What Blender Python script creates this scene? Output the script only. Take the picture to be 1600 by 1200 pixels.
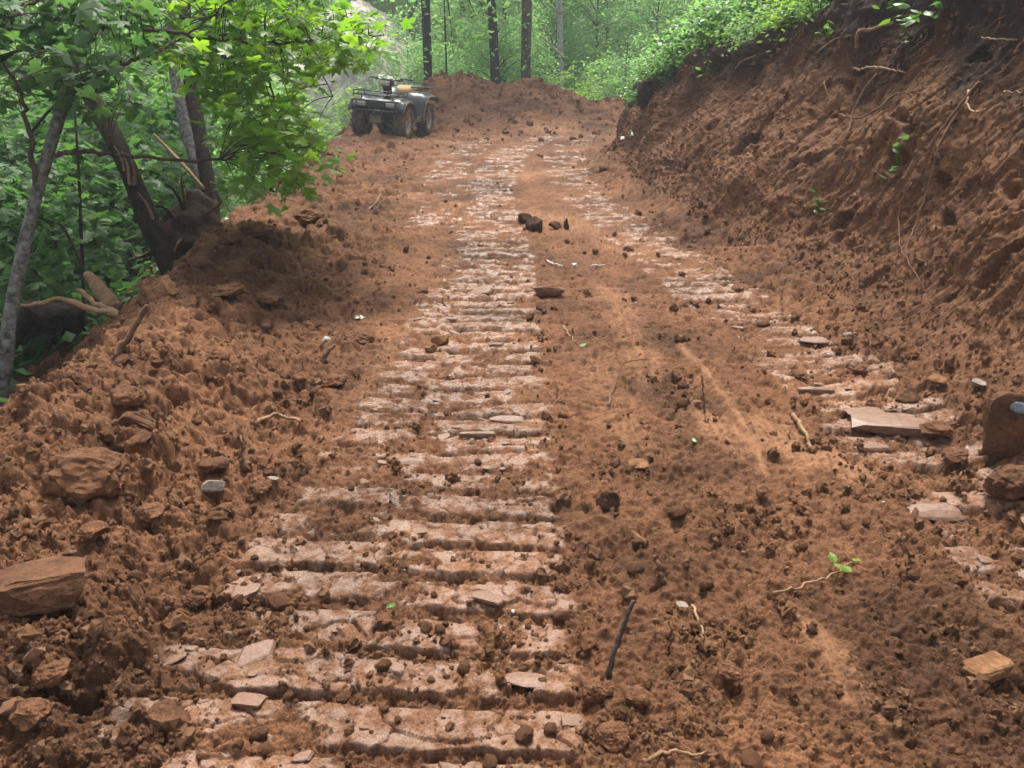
import bpy, math, random
import numpy as np
from mathutils import Vector, Matrix

R = math.radians
sc = bpy.context.scene
COL = sc.collection
for o in list(bpy.data.objects):
    bpy.data.objects.remove(o)

# ------------------------------------------------------------------ camera
F = 1208.0                      # focal length in photograph pixels (1600 wide)
CAMZ = 1.6
PITCH = R(24.0)
cam_d = bpy.data.cameras.new('camera')
cam = bpy.data.objects.new('camera', cam_d)
COL.objects.link(cam)
cam.location = (0, 0, CAMZ)
cam.rotation_euler = (R(90) - PITCH, 0, 0)
cam_d.sensor_width = 36.0
cam_d.lens = 36.0 * F / 1600.0
cam_d.clip_start = 0.05
cam_d.clip_end = 1000
sc.camera = cam

# ------------------------------------------------------------------ sky, sun, exposure
SUN_ELEV, SUN_AZ = R(60), R(5)          # azimuth measured from +Y towards +X
w = bpy.data.worlds.new('World')
sc.world = w
w.use_nodes = True
nt = w.node_tree
nt.nodes.clear()
sky = nt.nodes.new('ShaderNodeTexSky')
sky.sky_type = 'NISHITA'
sky.sun_disc = False
sky.sun_elevation = SUN_ELEV
sky.sun_rotation = SUN_AZ
sky.air_density = 1.0
sky.dust_density = 4.0
sky.ozone_density = 1.0
hs = nt.nodes.new('ShaderNodeHueSaturation')
hs.inputs['Saturation'].default_value = 0.42     # thin white cloud over the whole sky
bg = nt.nodes.new('ShaderNodeBackground')
bg.inputs['Strength'].default_value = 0.115
wo = nt.nodes.new('ShaderNodeOutputWorld')
nt.links.new(sky.outputs[0], hs.inputs['Color'])
nt.links.new(hs.outputs[0], bg.inputs['Color'])
nt.links.new(bg.outputs[0], wo.inputs['Surface'])
sun_d = bpy.data.lights.new('sun', 'SUN')
sun_d.energy = 3.3
sun_d.angle = R(16)
sun_d.color = (1.0, 0.95, 0.87)
sun = bpy.data.objects.new('sun', sun_d)
COL.objects.link(sun)
sd = Vector((math.sin(SUN_AZ) * math.cos(SUN_ELEV), math.cos(SUN_AZ) * math.cos(SUN_ELEV), math.sin(SUN_ELEV)))
sun.rotation_euler = sd.to_track_quat('Z', 'Y').to_euler()
sun.location = sd * 60
sc.view_settings.view_transform = 'Standard'
sc.view_settings.look = 'None'
sc.view_settings.gamma = 1
sc.view_settings.use_curve_mapping = False
sc.view_settings.exposure = 1.3
sc.cycles.use_denoising = True
sc.cycles.max_bounces = 6
sc.cycles.diffuse_bounces = 3
sc.cycles.glossy_bounces = 2
sc.cycles.use_adaptive_sampling = True
sc.cycles.adaptive_threshold = 0.03
sc.cycles.transparent_max_bounces = 8
sc.cycles.volume_bounces = 0

# ------------------------------------------------------------------ numeric noise
f32 = np.float32


def hsh(ix, iy, seed=0):
    h = (ix.astype(np.int64) * 374761393 + iy.astype(np.int64) * 668265263 + seed * 1274126177) & 0xFFFFFFFF
    h = ((h ^ (h >> 13)) * 1274126177) & 0xFFFFFFFF
    h = ((h ^ (h >> 16)) * 2246822519) & 0xFFFFFFFF
    h = h ^ (h >> 15)
    return (h & 0xFFFFFF).astype(f32) / f32(0xFFFFFF)


def perlin(x, y, seed=0):
    x = np.asarray(x, f32); y = np.asarray(y, f32)
    ix = np.floor(x); iy = np.floor(y)
    fx = x - ix; fy = y - iy
    ux = fx * fx * fx * (fx * (fx * 6 - 15) + 10); uy = fy * fy * fy * (fy * (fy * 6 - 15) + 10)

    def g(dx, dy):
        a = hsh(ix + dx, iy + dy, seed) * f32(6.2831853)
        return np.cos(a) * (fx - dx) + np.sin(a) * (fy - dy)
    a = g(0, 0); b = g(1, 0); c = g(0, 1); d = g(1, 1)
    return ((a + (b - a) * ux) * (1 - uy) + (c + (d - c) * ux) * uy) * f32(1.5)


def fbm(x, y, octv=4, seed=0, gain=0.5):
    t = np.zeros_like(np.asarray(x, f32)); a = 1.0; f = 1.0; s = 0
    for i in range(octv):
        t += a * perlin(x * f, y * f, seed + i * 17); s += a
        a *= gain; f *= 2.03
    return t / f32(s) * f32(1.4)


def lumps(x, y, cell, seed, dens=0.8, rmin=0.35, rmax=0.75):
    """pile of irregular rounded crumbs: height in metres (max of hemispheres of random radius)"""
    x = np.asarray(x, f32) / f32(cell); y = np.asarray(y, f32) / f32(cell)
    wx = x + 0.22 * perlin(x * 2.3, y * 2.3, seed + 5)
    wy = y + 0.22 * perlin(x * 2.3 + 9.1, y * 2.3, seed + 6)
    ix = np.floor(wx); iy = np.floor(wy)
    best = np.zeros_like(wx)
    for dx in (-1, 0, 1):
        for dy in (-1, 0, 1):
            cx = ix + dx; cy = iy + dy
            h1 = hsh(cx, cy, seed)
            r = rmin + (rmax - rmin) * hsh(cx, cy, seed + 3) ** 2
            r = np.where(h1 < dens, r, 0.001)
            ddx = wx - (cx + hsh(cx, cy, seed + 1)); ddy = wy - (cy + hsh(cx, cy, seed + 2))
            q = 1 - (ddx * ddx + ddy * ddy) / (r * r)
            best = np.maximum(best, r * np.sqrt(np.maximum(q, 0)))
    return best * f32(cell)


def facets(x, y, cell, seed, tilt=1.0, warp=.18):
    """broken ground: flat tilted pieces with sharp joints. Returns height (about -.5..5) and distance to the joint"""
    x = np.asarray(x, f32) / f32(cell); y = np.asarray(y, f32) / f32(cell)
    wx = x + warp * perlin(x * 2.1, y * 2.1, seed + 5); wy = y + warp * perlin(x * 2.1 + 7.7, y * 2.1, seed + 6)
    ix = np.floor(wx); iy = np.floor(wy)
    f1 = np.full(wx.shape, 9, f32); f2 = f1.copy(); h = np.zeros_like(wx)
    for dx in (-1, 0, 1):
        for dy in (-1, 0, 1):
            cx = ix + dx; cy = iy + dy
            ax = wx - (cx + hsh(cx, cy, seed + 1)); ay = wy - (cy + hsh(cx, cy, seed + 2))
            d = np.sqrt(ax * ax + ay * ay)
            hh = hsh(cx, cy, seed + 3) - f32(.5) + tilt * (ax * (hsh(cx, cy, seed + 4) - f32(.5)) + ay * (hsh(cx, cy, seed + 7) - f32(.5)))
            m = d < f1
            f2 = np.where(m, f1, np.minimum(f2, d)); h = np.where(m, hh, h); f1 = np.where(m, d, f1)
    return h, f2 - f1


def ss(a, b, v):
    t = np.clip((v - a) / (b - a), 0, 1)
    return t * t * (3 - 2 * t)


def lerp(a, b, t):
    return a + (b - a) * t


def itp(v, xs, ys):
    return np.interp(v, xs, ys)


# ------------------------------------------------------------------ camera geometry helpers (photograph pixel -> real point)
CP, SP = math.cos(PITCH), math.sin(PITCH)


def unp(px, py, depth):
    a = (px - 800) / F; b = (600 - py) / F
    return np.array([depth * a, depth * (CP + b * SP), CAMZ + depth * (-SP + b * CP)])


# ------------------------------------------------------------------ large shape of the land
XE_Y = [-6, 1.5, 2.9, 4.7, 7.3, 10, 13.5, 17, 20, 30]
XE_X = [-2.6, -2.55, -2.35, -2.55, -3.0, -3.05, -3.3, -3.6, -4, -6]
XB_Y = [-6, 1.0, 2.5, 3.6, 4.8, 6.1, 7.8, 9.4, 11, 12.3, 13.3, 14.5, 16, 18, 22, 30]
XB_X = [2.1, 2.05, 2.05, 2.12, 2.1, 1.84, 1.58, 1.40, 1.22, 1.32, 1.8, 2.8, 4.6, 7, 13, 30]
ZT_Y = [-6, 3, 5, 7, 8.5, 9.5, 10.5, 11.5, 12.5, 14, 18, 30]
ZT_X = [2.0, 2.0, 2.0, 1.85, 1.62, 1.42, 1.2, 1.0, 0.92, 0.85, 0.8, 0.8]
RN_Y = [-6, 5, 8, 10, 12, 14, 20]
RN_X = [1.45, 1.45, 1.3, 1.1, 0.8, 0.75, 0.75]
MD_X = [-4.2, -3.2, -2.5, -1.9, -1.4, -1.0, -0.7, -0.3, 0.1, 0.5, 1.1, 1.8, 2.6, 3.5, 5, 8]
MD_H = [-.3, 0.1, 0.42, 0.78, 0.92, 1.02, 0.86, 0.76, 0.82, 0.80, 0.64, 0.46, 0.30, 0.18, 0.15, 0.15]


def mound_w(x, y):
    yc = 15.5 + 0.05 * (x - 0.5) ** 2 * (x < 0.5) + 0.12 * perlin(x * 1.2, y * 0 + 3.3, 77)
    return ss(0.0, 3.0, y - yc + .8)


def H_big(x, y):
    x = np.asarray(x, float); y = np.asarray(y, float)
    xe = itp(y, XE_Y, XE_X)
    u = x - xe + 0.12 * perlin(x * .9, y * .9, 31)
    hb = itp(y, [-6, 2, 3, 4.5, 6, 8, 10, 12, 20], [.2, .20, .24, .17, .10, .07, .07, .04, 0])
    hb = hb * (1 + 0.3 * perlin(x * .8, y * .8, 41))
    z = hb * ss(1.45, 0.45, u)
    z = z - 0.62 * np.maximum(0, 0.25 - u) - 0.10 * ss(.5, 0, u)
    z = np.maximum(z, -5.5)
    mw = mound_w(x, y)
    mh = itp(x, MD_X, MD_H) * 0.9 + 0.16 * perlin(x * 1.5, y * 1.5, 51) + .07 * perlin(x * 4, y * 4, 52)
    z = z + mw * mh * ss(-5, -2.5, x)
    z = z - 0.55 * np.maximum(0, y - 18.2)
    xb = itp(y, XB_Y, XB_X)
    z = z + 0.10 * ss(-0.35, 0.2, x - xb) + 0.02 * perlin(x * 1.1, y * 1.1, 61)
    z = z + .15 * np.exp(-((x + 2.25) ** 2 / .35 + (y - 13.5) ** 2 / .10))
    return z


def T_far(x, y):
    """coarse land under and around everything"""
    xe = itp(y, XE_Y, XE_X)
    left = -0.62 * np.maximum(0, xe + 0.25 - x)
    left = np.maximum(left, -4.8 - 0.06 * np.maximum(0, xe - x)) + 0.26 * np.maximum(0, -22 - x)
    xb = itp(y, XB_Y, XB_X); run = itp(y, RN_Y, RN_X); zt = itp(y, ZT_Y, ZT_X)
    t = np.clip((x - xb - 0.15) / run, 0, 1)
    right = (zt - .1) * t ** 1.2 + 0.34 * np.maximum(0, x - xb - run)
    far = -0.6 * np.clip(y - 18.2, 0, 3.2) + 0.27 * np.clip(y - 22.5, 0, 40) + .08 * np.maximum(0, y - 62.5)
    back = 0 * x
    return left + right + far + back + 0.25 * perlin(x * .21, y * .21, 71) * ss(3, 9, np.hypot(x, y - 8) - 6)


def gp(px, py, h=H_big):
    """point of the land seen at a photograph pixel"""
    d = np.linspace(1.2, 30, 3000)
    a = (px - 800) / F; b = (600 - py) / F
    X = d * a; Y = d * (CP + b * SP); Z = CAMZ + d * (-SP + b * CP)
    k = np.argmax(Z < h(X, Y))
    if k == 0:
        k = 2999
    return np.array([X[k], Y[k], Z[k]]), d[k]


# ------------------------------------------------------------------ detailed road surface
def poly_d(x, y, pts):
    best = np.full(x.shape, 9.0, f32)
    for (ax, ay), (bx, by) in zip(pts[:-1], pts[1:]):
        vx, vy = bx - ax, by - ay
        t = np.clip(((x - ax) * vx + (y - ay) * vy) / (vx * vx + vy * vy + 1e-9), 0, 1)
        best = np.minimum(best, np.hypot(x - ax - t * vx, y - ay - t * vy))
    return best


SMEARS_PX = [  # polyline in photograph pixels, half width in metres, strength, raised ridge
    ([(950, 450), (985, 520), (1005, 590)], .10, .75, 0),
    ([(925, 560), (960, 640), (1000, 690)], .13, .55, 0),
    ([(1065, 545), (1120, 610), (1150, 655), (1185, 700), (1192, 745)], .035, 1.0, .014),
    ([(1100, 655), (1180, 690), (1250, 705), (1330, 738)], .13, 1.0, 0),
    ([(1200, 665), (1260, 720)], .12, 1.0, 0),
    ([(1255, 965), (1300, 1030), (1330, 1090)], .045, .8, 0),
    ([(1370, 1110), (1405, 1160)], .03, .7, 0),
    ([(1120, 985), (1125, 1040)], .05, .5, 0),
    ([(820, 335), (900, 345), (990, 385)], .26, .85, 0),
    ([(640, 305), (720, 325)], .2, .8, 0),
    ([(840, 200), (880, 202)], .35, .9, 0),
    ([(780, 245), (825, 225)], .30, .8, 0),
    ([(820, 275), (900, 262)], .30, .8, 0),
    ([(720, 225), (690, 245)], .25, .6, 0),
    ([(560, 640), (620, 520)], .10, .5, 0),
    ([(990, 375), (1090, 400)], .16, .7, 0),
]
SMEARS = [([tuple(gp(*p)[0][:2]) for p in pl], hw, s, r) for pl, hw, s, r in SMEARS_PX]

TRACKS = [  # centre line (y list, x list), half width, pitch, tilt, seed, y range, keep
    ([0, 1.3, 2.2, 3.6, 6, 8], [-1.0, -.74, -.54, -.34, -.2, -.2], .33, .172, .02, 3, (0, 6.5), .20),
    ([0, 6, 9, 12.3, 13.5, 15.5], [-.13, -.13, -.30, -.05, .25, 1.0], .29, .168, .03, 8, (0, 15), .22),
    ([0, 2.2, 3.3, 4.2, 6, 9.3, 12.5, 15.5], [1.95, 1.80, 1.70, 1.54, 1.27, .75, .75, 1.5], .29, .170, .02, 14, (1.4, 15), .02),
    ([0, 8, 10, 12, 14, 15.5], [-.8, -.75, -.85, -.8, -.5, .1], .26, .17, .08, 19, (7.0, 15), -.14),
]


def surface(x, y):
    """full road surface: z, clay (pressed smooth), pale (scraped)"""
    x = np.asarray(x, f32); y = np.asarray(y, f32)
    zb = H_big(x, y).astype(f32)
    xe = itp(y, XE_Y, XE_X); xb = itp(y, XB_Y, XB_X)
    n1 = fbm(x * .9, y * .9, 3, 101)
    leftw = ss(-.55, -1.25, x + .12 * n1 + .02 * y)
    leftw = np.maximum(leftw, .75 * ss(8, 12, y) * ss(-1.2, -2.0, x))
    rightw = ss(-.55, -.1, x - xb + .15 * n1)
    mw = mound_w(x, y).astype(f32)
    rough = np.clip(.35 + .40 * leftw + .5 * rightw + 1.0 * mw + .25 * n1, .2, 1.6)
    rough = rough * itp(y, [0, 9, 14], [1, 1, .8])
    smear = np.zeros_like(x); ridge = np.zeros_like(x)
    for pts, hw, s, r in SMEARS:
        P = np.array(pts); m = hw * 3 + .1
        k = np.where((x > P[:, 0].min() - m) & (x < P[:, 0].max() + m) & (y > P[:, 1].min() - m) & (y < P[:, 1].max() + m))
        if len(k[0]) == 0:
            continue
        xx = x[k]; yy = y[k]
        d = poly_d(xx, yy, pts) / hw
        d = d + .9 * fbm(xx * 7, yy * 4, 4, 131)
        v = .62 * s * ss(1.5, .0, d)
        smear[k] = np.maximum(smear[k], v)
        if r:
            ridge[k] = np.maximum(ridge[k], r * ss(1.2, .0, d))
    # tracks
    zt = np.zeros_like(x); tm = np.zeros_like(x); clay = np.zeros_like(x)
    for (ys, xs, hw, pitch, tilt, seed, yr, keep) in TRACKS:
        c = itp(y, ys, xs)
        e = (x - c) / hw
        k = np.where((np.abs(e) < 1.5) & (y > yr[0] - .3) & (y < yr[1] + .3))
        xx, yy, ee = x[k], y[k], e[k].astype(f32)
        fade = ss(yr[1] + .2, yr[1] - .6, yy) * ss(yr[0] - .2, yr[0] + .3, yy)
        m = ss(1.10, .96, np.abs(ee) + .16 * perlin(xx * 5, yy * 5, seed)) * fade
        t = (yy + tilt * ee * hw + .012 * perlin(xx * 3, yy * 4, seed + 1) + .005 * perlin(xx * 17, yy * 9, seed + 2)) / pitch
        row = np.floor(t); fr = t - row
        r1 = hsh(row, row * 0, seed); r2 = hsh(row, row * 0 + 1, seed)
        ch = np.floor(xx / .14 + r1 * 9 + .35 * perlin(xx * 11, yy * 11, seed + 9))
        r3 = hsh(row, ch, seed + 4); r4 = hsh(row, ch, seed + 5)
        fh, fe = facets(xx, yy * 1.5, .15, seed + 20, 1.2, .25)
        pn = perlin(xx * 4.2 + r1 * 50, yy * 4.0, seed + 3) + .45 * perlin(xx * 11, yy * 14, seed + 6) + .16 * perlin(xx * 40, yy * 40, seed + 10)
        pres = ss(-.16, .05, pn + keep - .038 * np.maximum(0, yy - 5) + .55 * (r2 - .45) + .30 * (r4 - .5) + .25 * perlin(xx * 70, yy * 70, seed + 11) - .10 * ss(.5, 1.0, np.abs(ee)))
        gw = .10 + .18 * r1 + .07 * perlin(xx * 7, row * 3.1, seed + 7) + .05 * perlin(xx * 22, row * 1.7, seed + 8)
        prof = ss(gw, gw + .05, fr) * (1 - .30 * fr) * ss(1.0, .94, fr)
        hgt = .014 + .016 * r2 + .006 * (r3 - .5) + .012 * fh
        tl = (r3 - .5) * .02 * (fr - .5) - .010 * ss(.07, .0, fe)
        z1 = -.014 + pres * (prof * hgt + tl) + (1 - pres) * .008
        zt[k] = lerp(zt[k], z1, m)
        clay[k] = lerp(clay[k], pres * ss(.15, .45, prof) * ss(.01, .05, fe), m)
        tm[k] = np.maximum(tm[k], m)
    # scraped places
    smear = smear * (1 - tm * .6)
    flat = np.clip(np.maximum(clay, smear * .8), 0, 1)
    # loose crumbs
    near = np.clip(1.7 - y / 4.0, 0, 1)
    wx = x + .012 * perlin(x * 25, y * 25, 201); wy = y + .012 * perlin(x * 25 + 5, y * 25, 202)
    big = lumps(x + .05 * fbm(x * 6, y * 6, 3, 302), y + .05 * fbm(x * 6 + 4, y * 6, 3, 303), .24, 301, .40, .12, .46) * np.clip(1.1 * leftw + .9 * rightw + 1.5 * mw, 0, 1.5)
    med = lumps(wx, wy, .11, 311, .42, .15, .62) * rough
    sml = lumps(wx, wy, .042, 321, .72, .2, .72) * np.clip(.55 + .6 * rough, 0, 1.3)
    tin = lumps(x, y, .017, 331, .9, .25, .75) * near
    patch = ss(-.25, .35, fbm(x * 3.1, y * 3.1, 3, 341))
    crumb = .70 * big + (.4 + .6 * patch) * .68 * med * (1 - .55 * tm) + (.45 + .65 * patch) * .62 * sml + .7 * tin + .011 * facets(x, y, .042, 399, 1.6, .3)[0] + .006 * facets(x, y, .017, 403, 1.6, .3)[0] * near
    stray = .7 * lumps(wx, wy, .05, 351, .08, .10, .28) + .5 * lumps(x, y, .018, 353, .12, .2, .4) * near
    cover = 1 - ss(.25, .75, flat)
    und = .028 * n1 * (.4 + rough) + .012 * fbm(x * 6, y * 6, 3, 361) * (1 - flat)
    z = zb + und + zt + ridge + crumb * cover + stray * (1 - cover) + .0016 * perlin(x * 45, y * 45, 371) * flat
    pit = ss(.22, .55, fbm(x * 8 + 2, y * 8, 3, 383)) + .7 * ss(.25, .5, fbm(x * 19 + 2, y * 19, 2, 384))
    z = z - (.016 + .018 * np.clip(leftw + rightw + mw, 0, 1)) * pit * cover * (1 - .6 * smear)
    gul = ss(.28, .62, fbm(x * 2.2 + 7, y * 2.2, 3, 381)) * leftw
    z = z - .07 * gul
    f1h, f1e = facets(x, y, .27, 391, 1.6, .3); f2h, f2e = facets(x, y, .105, 395, 1.6, .3)
    brk = np.clip(1.0 * leftw + .9 * rightw + 1.0 * mw, 0, 1) * cover
    z = z + brk * ((.062 * f1h - .022 * ss(.16, 0, f1e)) * ss(-.25, .25, fbm(x * 1.4 + 3, y * 1.4, 3, 397)) + .020 * f2h - .008 * ss(.2, 0, f2e)) + cover * (1 - brk) * .010 * f2h
    clayc = clay * (1 - ss(.004, .012, stray))
    return z, clayc, smear


# ------------------------------------------------------------------ mesh helpers
def set_mesh(me, V, Fq, smooth=True):
    """V (n,3) array, Fq (m,k) int array or list of faces"""
    if isinstance(Fq, np.ndarray):
        m, k = Fq.shape
        me.vertices.add(len(V)); me.vertices.foreach_set('co', np.ascontiguousarray(V, f32).ravel())
        me.loops.add(m * k); me.loops.foreach_set('vertex_index', np.ascontiguousarray(Fq, np.int32).ravel())
        me.polygons.add(m)
        me.polygons.foreach_set('loop_start', np.arange(0, m * k, k, dtype=np.int32))
        me.polygons.foreach_set('loop_total', np.full(m, k, np.int32))
        me.update(calc_edges=True)
    else:
        me.from_pydata([tuple(v) for v in V], [], Fq)
    me.polygons.foreach_set('use_smooth', np.full(len(me.polygons), smooth, bool))
    me.update()


def attr(me, name, vals):
    a = me.attributes.new(name, 'FLOAT', 'POINT')
    a.data.foreach_set('value', np.ascontiguousarray(vals, f32))


def obj(name, me, mat=None, parent=None):
    o = bpy.data.objects.new(name, me)
    COL.objects.link(o)
    if mat is not None and me is not None and len(me.materials) == 0:
        me.materials.append(mat)
    if parent is not None:
        o.parent = parent
    return o


def mk(name, V, Fq, mat, parent=None, smooth=True, rnd=None):
    me = bpy.data.meshes.new(name)
    set_mesh(me, V, Fq, smooth)
    if rnd is not None:
        attr(me, 'rnd', rnd)
    return obj(name, me, mat, parent)


def empty(name, loc=(0, 0, 0), rot=(0, 0, 0), scale=1.0):
    o = bpy.data.objects.new(name, None)
    COL.objects.link(o)
    o.location = loc; o.rotation_euler = rot; o.scale = (scale,) * 3
    o.empty_display_size = .1
    return o


def tag(o, label, cat, group=None, kind=None):
    if label: o['label'] = label
    if cat: o['category'] = cat
    if group: o['group'] = group
    if kind: o['kind'] = kind
    return o


def copy_tree(o, parent=None):
    c = o.copy(); COL.objects.link(c)
    if parent is not None: c.parent = parent
    for ch in list(o.children):
        copy_tree(ch, c)
    return c


class MB:
    def __init__(s): s.v = []; s.f = []

    def add(s, V, Fc):
        b = len(s.v)
        s.v += [tuple(map(float, p)) for p in V]
        s.f += [tuple(i + b for i in q) for q in Fc]
        return s

    def box(s, c, d, M=None, ch=0.0):
        x, y, z = [q / 2 for q in d]
        ch = min(ch, .45 * min(d))
        V = []; Fc = []
        if ch <= 0:
            V = [(-x, -y, -z), (x, -y, -z), (x, y, -z), (-x, y, -z), (-x, -y, z), (x, -y, z), (x, y, z), (-x, y, z)]
            Fc = [(3, 2, 1, 0), (4, 5, 6, 7), (0, 1, 5, 4), (1, 2, 6, 5), (2, 3, 7, 6), (3, 0, 4, 7)]
        else:
            def ring(a, b, zz, k):
                return [(-a + k, -b, zz), (a - k, -b, zz), (a, -b + k, zz), (a, b - k, zz), (a - k, b, zz), (-a + k, b, zz), (-a, b - k, zz), (-a, -b + k, zz)]
            V = ring(x - ch, y - ch, -z, ch * .5) + ring(x, y, -z + ch, ch) + ring(x, y, z - ch, ch) + ring(x - ch, y - ch, z, ch * .5)
            Fc = [tuple(range(7, -1, -1)), tuple(range(24, 32))]
            for r in range(3):
                for i in range(8):
                    j = (i + 1) % 8
                    Fc.append((r * 8 + i, r * 8 + j, r * 8 + 8 + j, r * 8 + 8 + i))
        P = [Vector(v) for v in V]
        if M is not None: P = [M @ p for p in P]
        return s.add([p + Vector(c) for p in P], Fc)

    def tube(s, pts, rad, n=6, caps=True):
        V, Fc = tube_geo(pts, rad, n, caps)
        return s.add(V, Fc)

    def lathe(s, prof, n=24, axis='x', c=(0, 0, 0), closed=False):
        V = []; Fc = []
        m = len(prof)
        for i in range(n):
            a = 2 * math.pi * i / n
            for (h, r) in prof:
                p = (h, r * math.cos(a), r * math.sin(a)) if axis == 'x' else ((r * math.cos(a), h, r * math.sin(a)) if axis == 'y' else (r * math.cos(a), r * math.sin(a), h))
                V.append((p[0] + c[0], p[1] + c[1], p[2] + c[2]))
        for i in range(n):
            for j in range(m - (0 if closed else 1)):
                jj = (j + 1) % m
                Fc.append((i * m + j, ((i + 1) % n) * m + j, ((i + 1) % n) * m + jj, i * m + jj))
        return s.add(V, Fc)

    def sheet(s, fn, us, vs, th=.02):
        V = []; nu, nv = len(us), len(vs)
        for u in us:
            for v in vs:
                V.append(Vector(fn(u, v)))
        B = [p - Vector((0, 0, th)) for p in V]
        Fc = []
        n = nu * nv
        for i in range(nu - 1):
            for j in range(nv - 1):
                a, b, c, d = i * nv + j, (i + 1) * nv + j, (i + 1) * nv + j + 1, i * nv + j + 1
                Fc.append((a, b, c, d)); Fc.append((n + d, n + c, n + b, n + a))
        edge = [i * nv for i in range(nu)] + [(nu - 1) * nv + j for j in range(1, nv)] + [i * nv + nv - 1 for i in range(nu - 2, -1, -1)] + [j for j in range(nv - 2, 0, -1)]
        for a, b in zip(edge, edge[1:] + edge[:1]):
            Fc.append((b, a, n + a, n + b))
        return s.add(V + B, Fc)

    def build(s, name, mat, parent=None, smooth=False):
        return mk(name, s.v, s.f, mat, parent, smooth)


def tube_geo(pts, rad, n=6, caps=True, wob=0.0, seed=0):
    P = [Vector(tuple(p)) for p in pts]
    m = len(P)
    if not hasattr(rad, '__len__'): rad = [rad] * m
    if len(rad) != m: rad = list(np.interp(np.linspace(0, 1, m), np.linspace(0, 1, len(rad)), rad))
    rng = random.Random(seed)
    T = []
    for i in range(m):
        t = P[min(i + 1, m - 1)] - P[max(i - 1, 0)]
        T.append(t.normalized() if t.length > 1e-9 else Vector((0, 0, 1)))
    a = Vector((0, 0, 1)) if abs(T[0].z) < .9 else Vector((1, 0, 0))
    u = T[0].cross(a).normalized()
    V = []; Fc = []
    ph = [rng.uniform(0, 6.28) for _ in range(3)]
    for i in range(m):
        u = (u - T[i] * u.dot(T[i])).normalized()
        w_ = T[i].cross(u)
        for k in range(n):
            an = 2 * math.pi * k / n
            r = rad[i]
            if wob: r *= 1 + wob * (math.sin(2 * an + ph[0] + i * .5) * .6 + math.sin(3 * an + ph[1] - i * .8) * .4 + rng.uniform(-.5, .5))
            V.append(P[i] + u * (r * math.cos(an)) + w_ * (r * math.sin(an)))
    for i in range(m - 1):
        for k in range(n):
            k2 = (k + 1) % n
            Fc.append((i * n + k, i * n + k2, (i + 1) * n + k2, (i + 1) * n + k))
    if caps:
        Fc.append(tuple(range(n - 1, -1, -1))); Fc.append(tuple((m - 1) * n + k for k in range(n)))
    return V, Fc


def spline(pts, per=6):
    P = [np.array(p, float) for p in pts]
    if len(P) < 3:
        return [P[0] + (P[-1] - P[0]) * t for t in np.linspace(0, 1, per + 1)]
    P = [2 * P[0] - P[1]] + P + [2 * P[-1] - P[-2]]
    out = []
    for i in range(1, len(P) - 2):
        for t in np.linspace(0, 1, per, endpoint=False):
            a, b, c, d = P[i - 1], P[i], P[i + 1], P[i + 2]
            out.append(.5 * (2 * b + (c - a) * t + (2 * a - 5 * b + 4 * c - d) * t * t + (3 * b - a - 3 * c + d) * t ** 3))
    out.append(P[-2])
    return out


def jitter(pts, amp, seed):
    rng = np.random.RandomState(seed)
    return [p + (rng.normal(0, amp, 3) if 0 < i < len(pts) - 1 else 0) for i, p in enumerate(pts)]


# ------------------------------------------------------------------ materials
def newmat(name):
    m = bpy.data.materials.new(name); m.use_nodes = True
    t = m.node_tree; t.nodes.clear()
    return m, t, t.nodes, t.links


def N(nodes, typ, **kw):
    n = nodes.new(typ)
    for k, v in kw.items():
        if k in ('operation', 'blend_type', 'data_type', 'attribute_name', 'feature', 'noise_dimensions', 'distance'):
            setattr(n, k, v)
    return n


def ramp(nodes, stops):
    n = nodes.new('ShaderNodeValToRGB')
    e = n.color_ramp.elements
    while len(e) < len(stops): e.new(0.5)
    for q, (p, c) in zip(e, stops):
        q.position = p; q.color = (c[0], c[1], c[2], 1) if hasattr(c, '__len__') else (c, c, c, 1)
    return n


def noise(nodes, links, coord, scale, detail=4, rough=.55):
    n = nodes.new('ShaderNodeTexNoise')
    n.inputs['Scale'].default_value = scale; n.inputs['Detail'].default_value = detail; n.inputs['Roughness'].default_value = rough
    links.new(coord, n.inputs['Vector'])
    return n


def mixc(nodes, links, a, b, f, mode='MIX'):
    n = nodes.new('ShaderNodeMix'); n.data_type = 'RGBA'; n.blend_type = mode
    for sock, v in ((n.inputs[6], a), (n.inputs[7], b), (n.inputs[0], f)):
        if hasattr(v, 'links') or isinstance(v, bpy.types.NodeSocket):
            links.new(v, sock)
        elif hasattr(v, '__len__'):
            sock.default_value = (v[0], v[1], v[2], 1)
        else:
            sock.default_value = v
    return n.outputs[2]


def bump(nodes, links, height, strength, dist, normal=None):
    b = nodes.new('ShaderNodeBump')
    b.inputs['Strength'].default_value = strength; b.inputs['Distance'].default_value = dist
    links.new(height, b.inputs['Height'])
    if normal is not None: links.new(normal, b.inputs['Normal'])
    return b.outputs[0]


SOIL_D, SOIL_M, SOIL_L = (.048, .021, .0105), (.142, .064, .030), (.235, .112, .053)
CLAY_A, CLAY_B = (.195, .096, .052), (.265, .150, .094)


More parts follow.
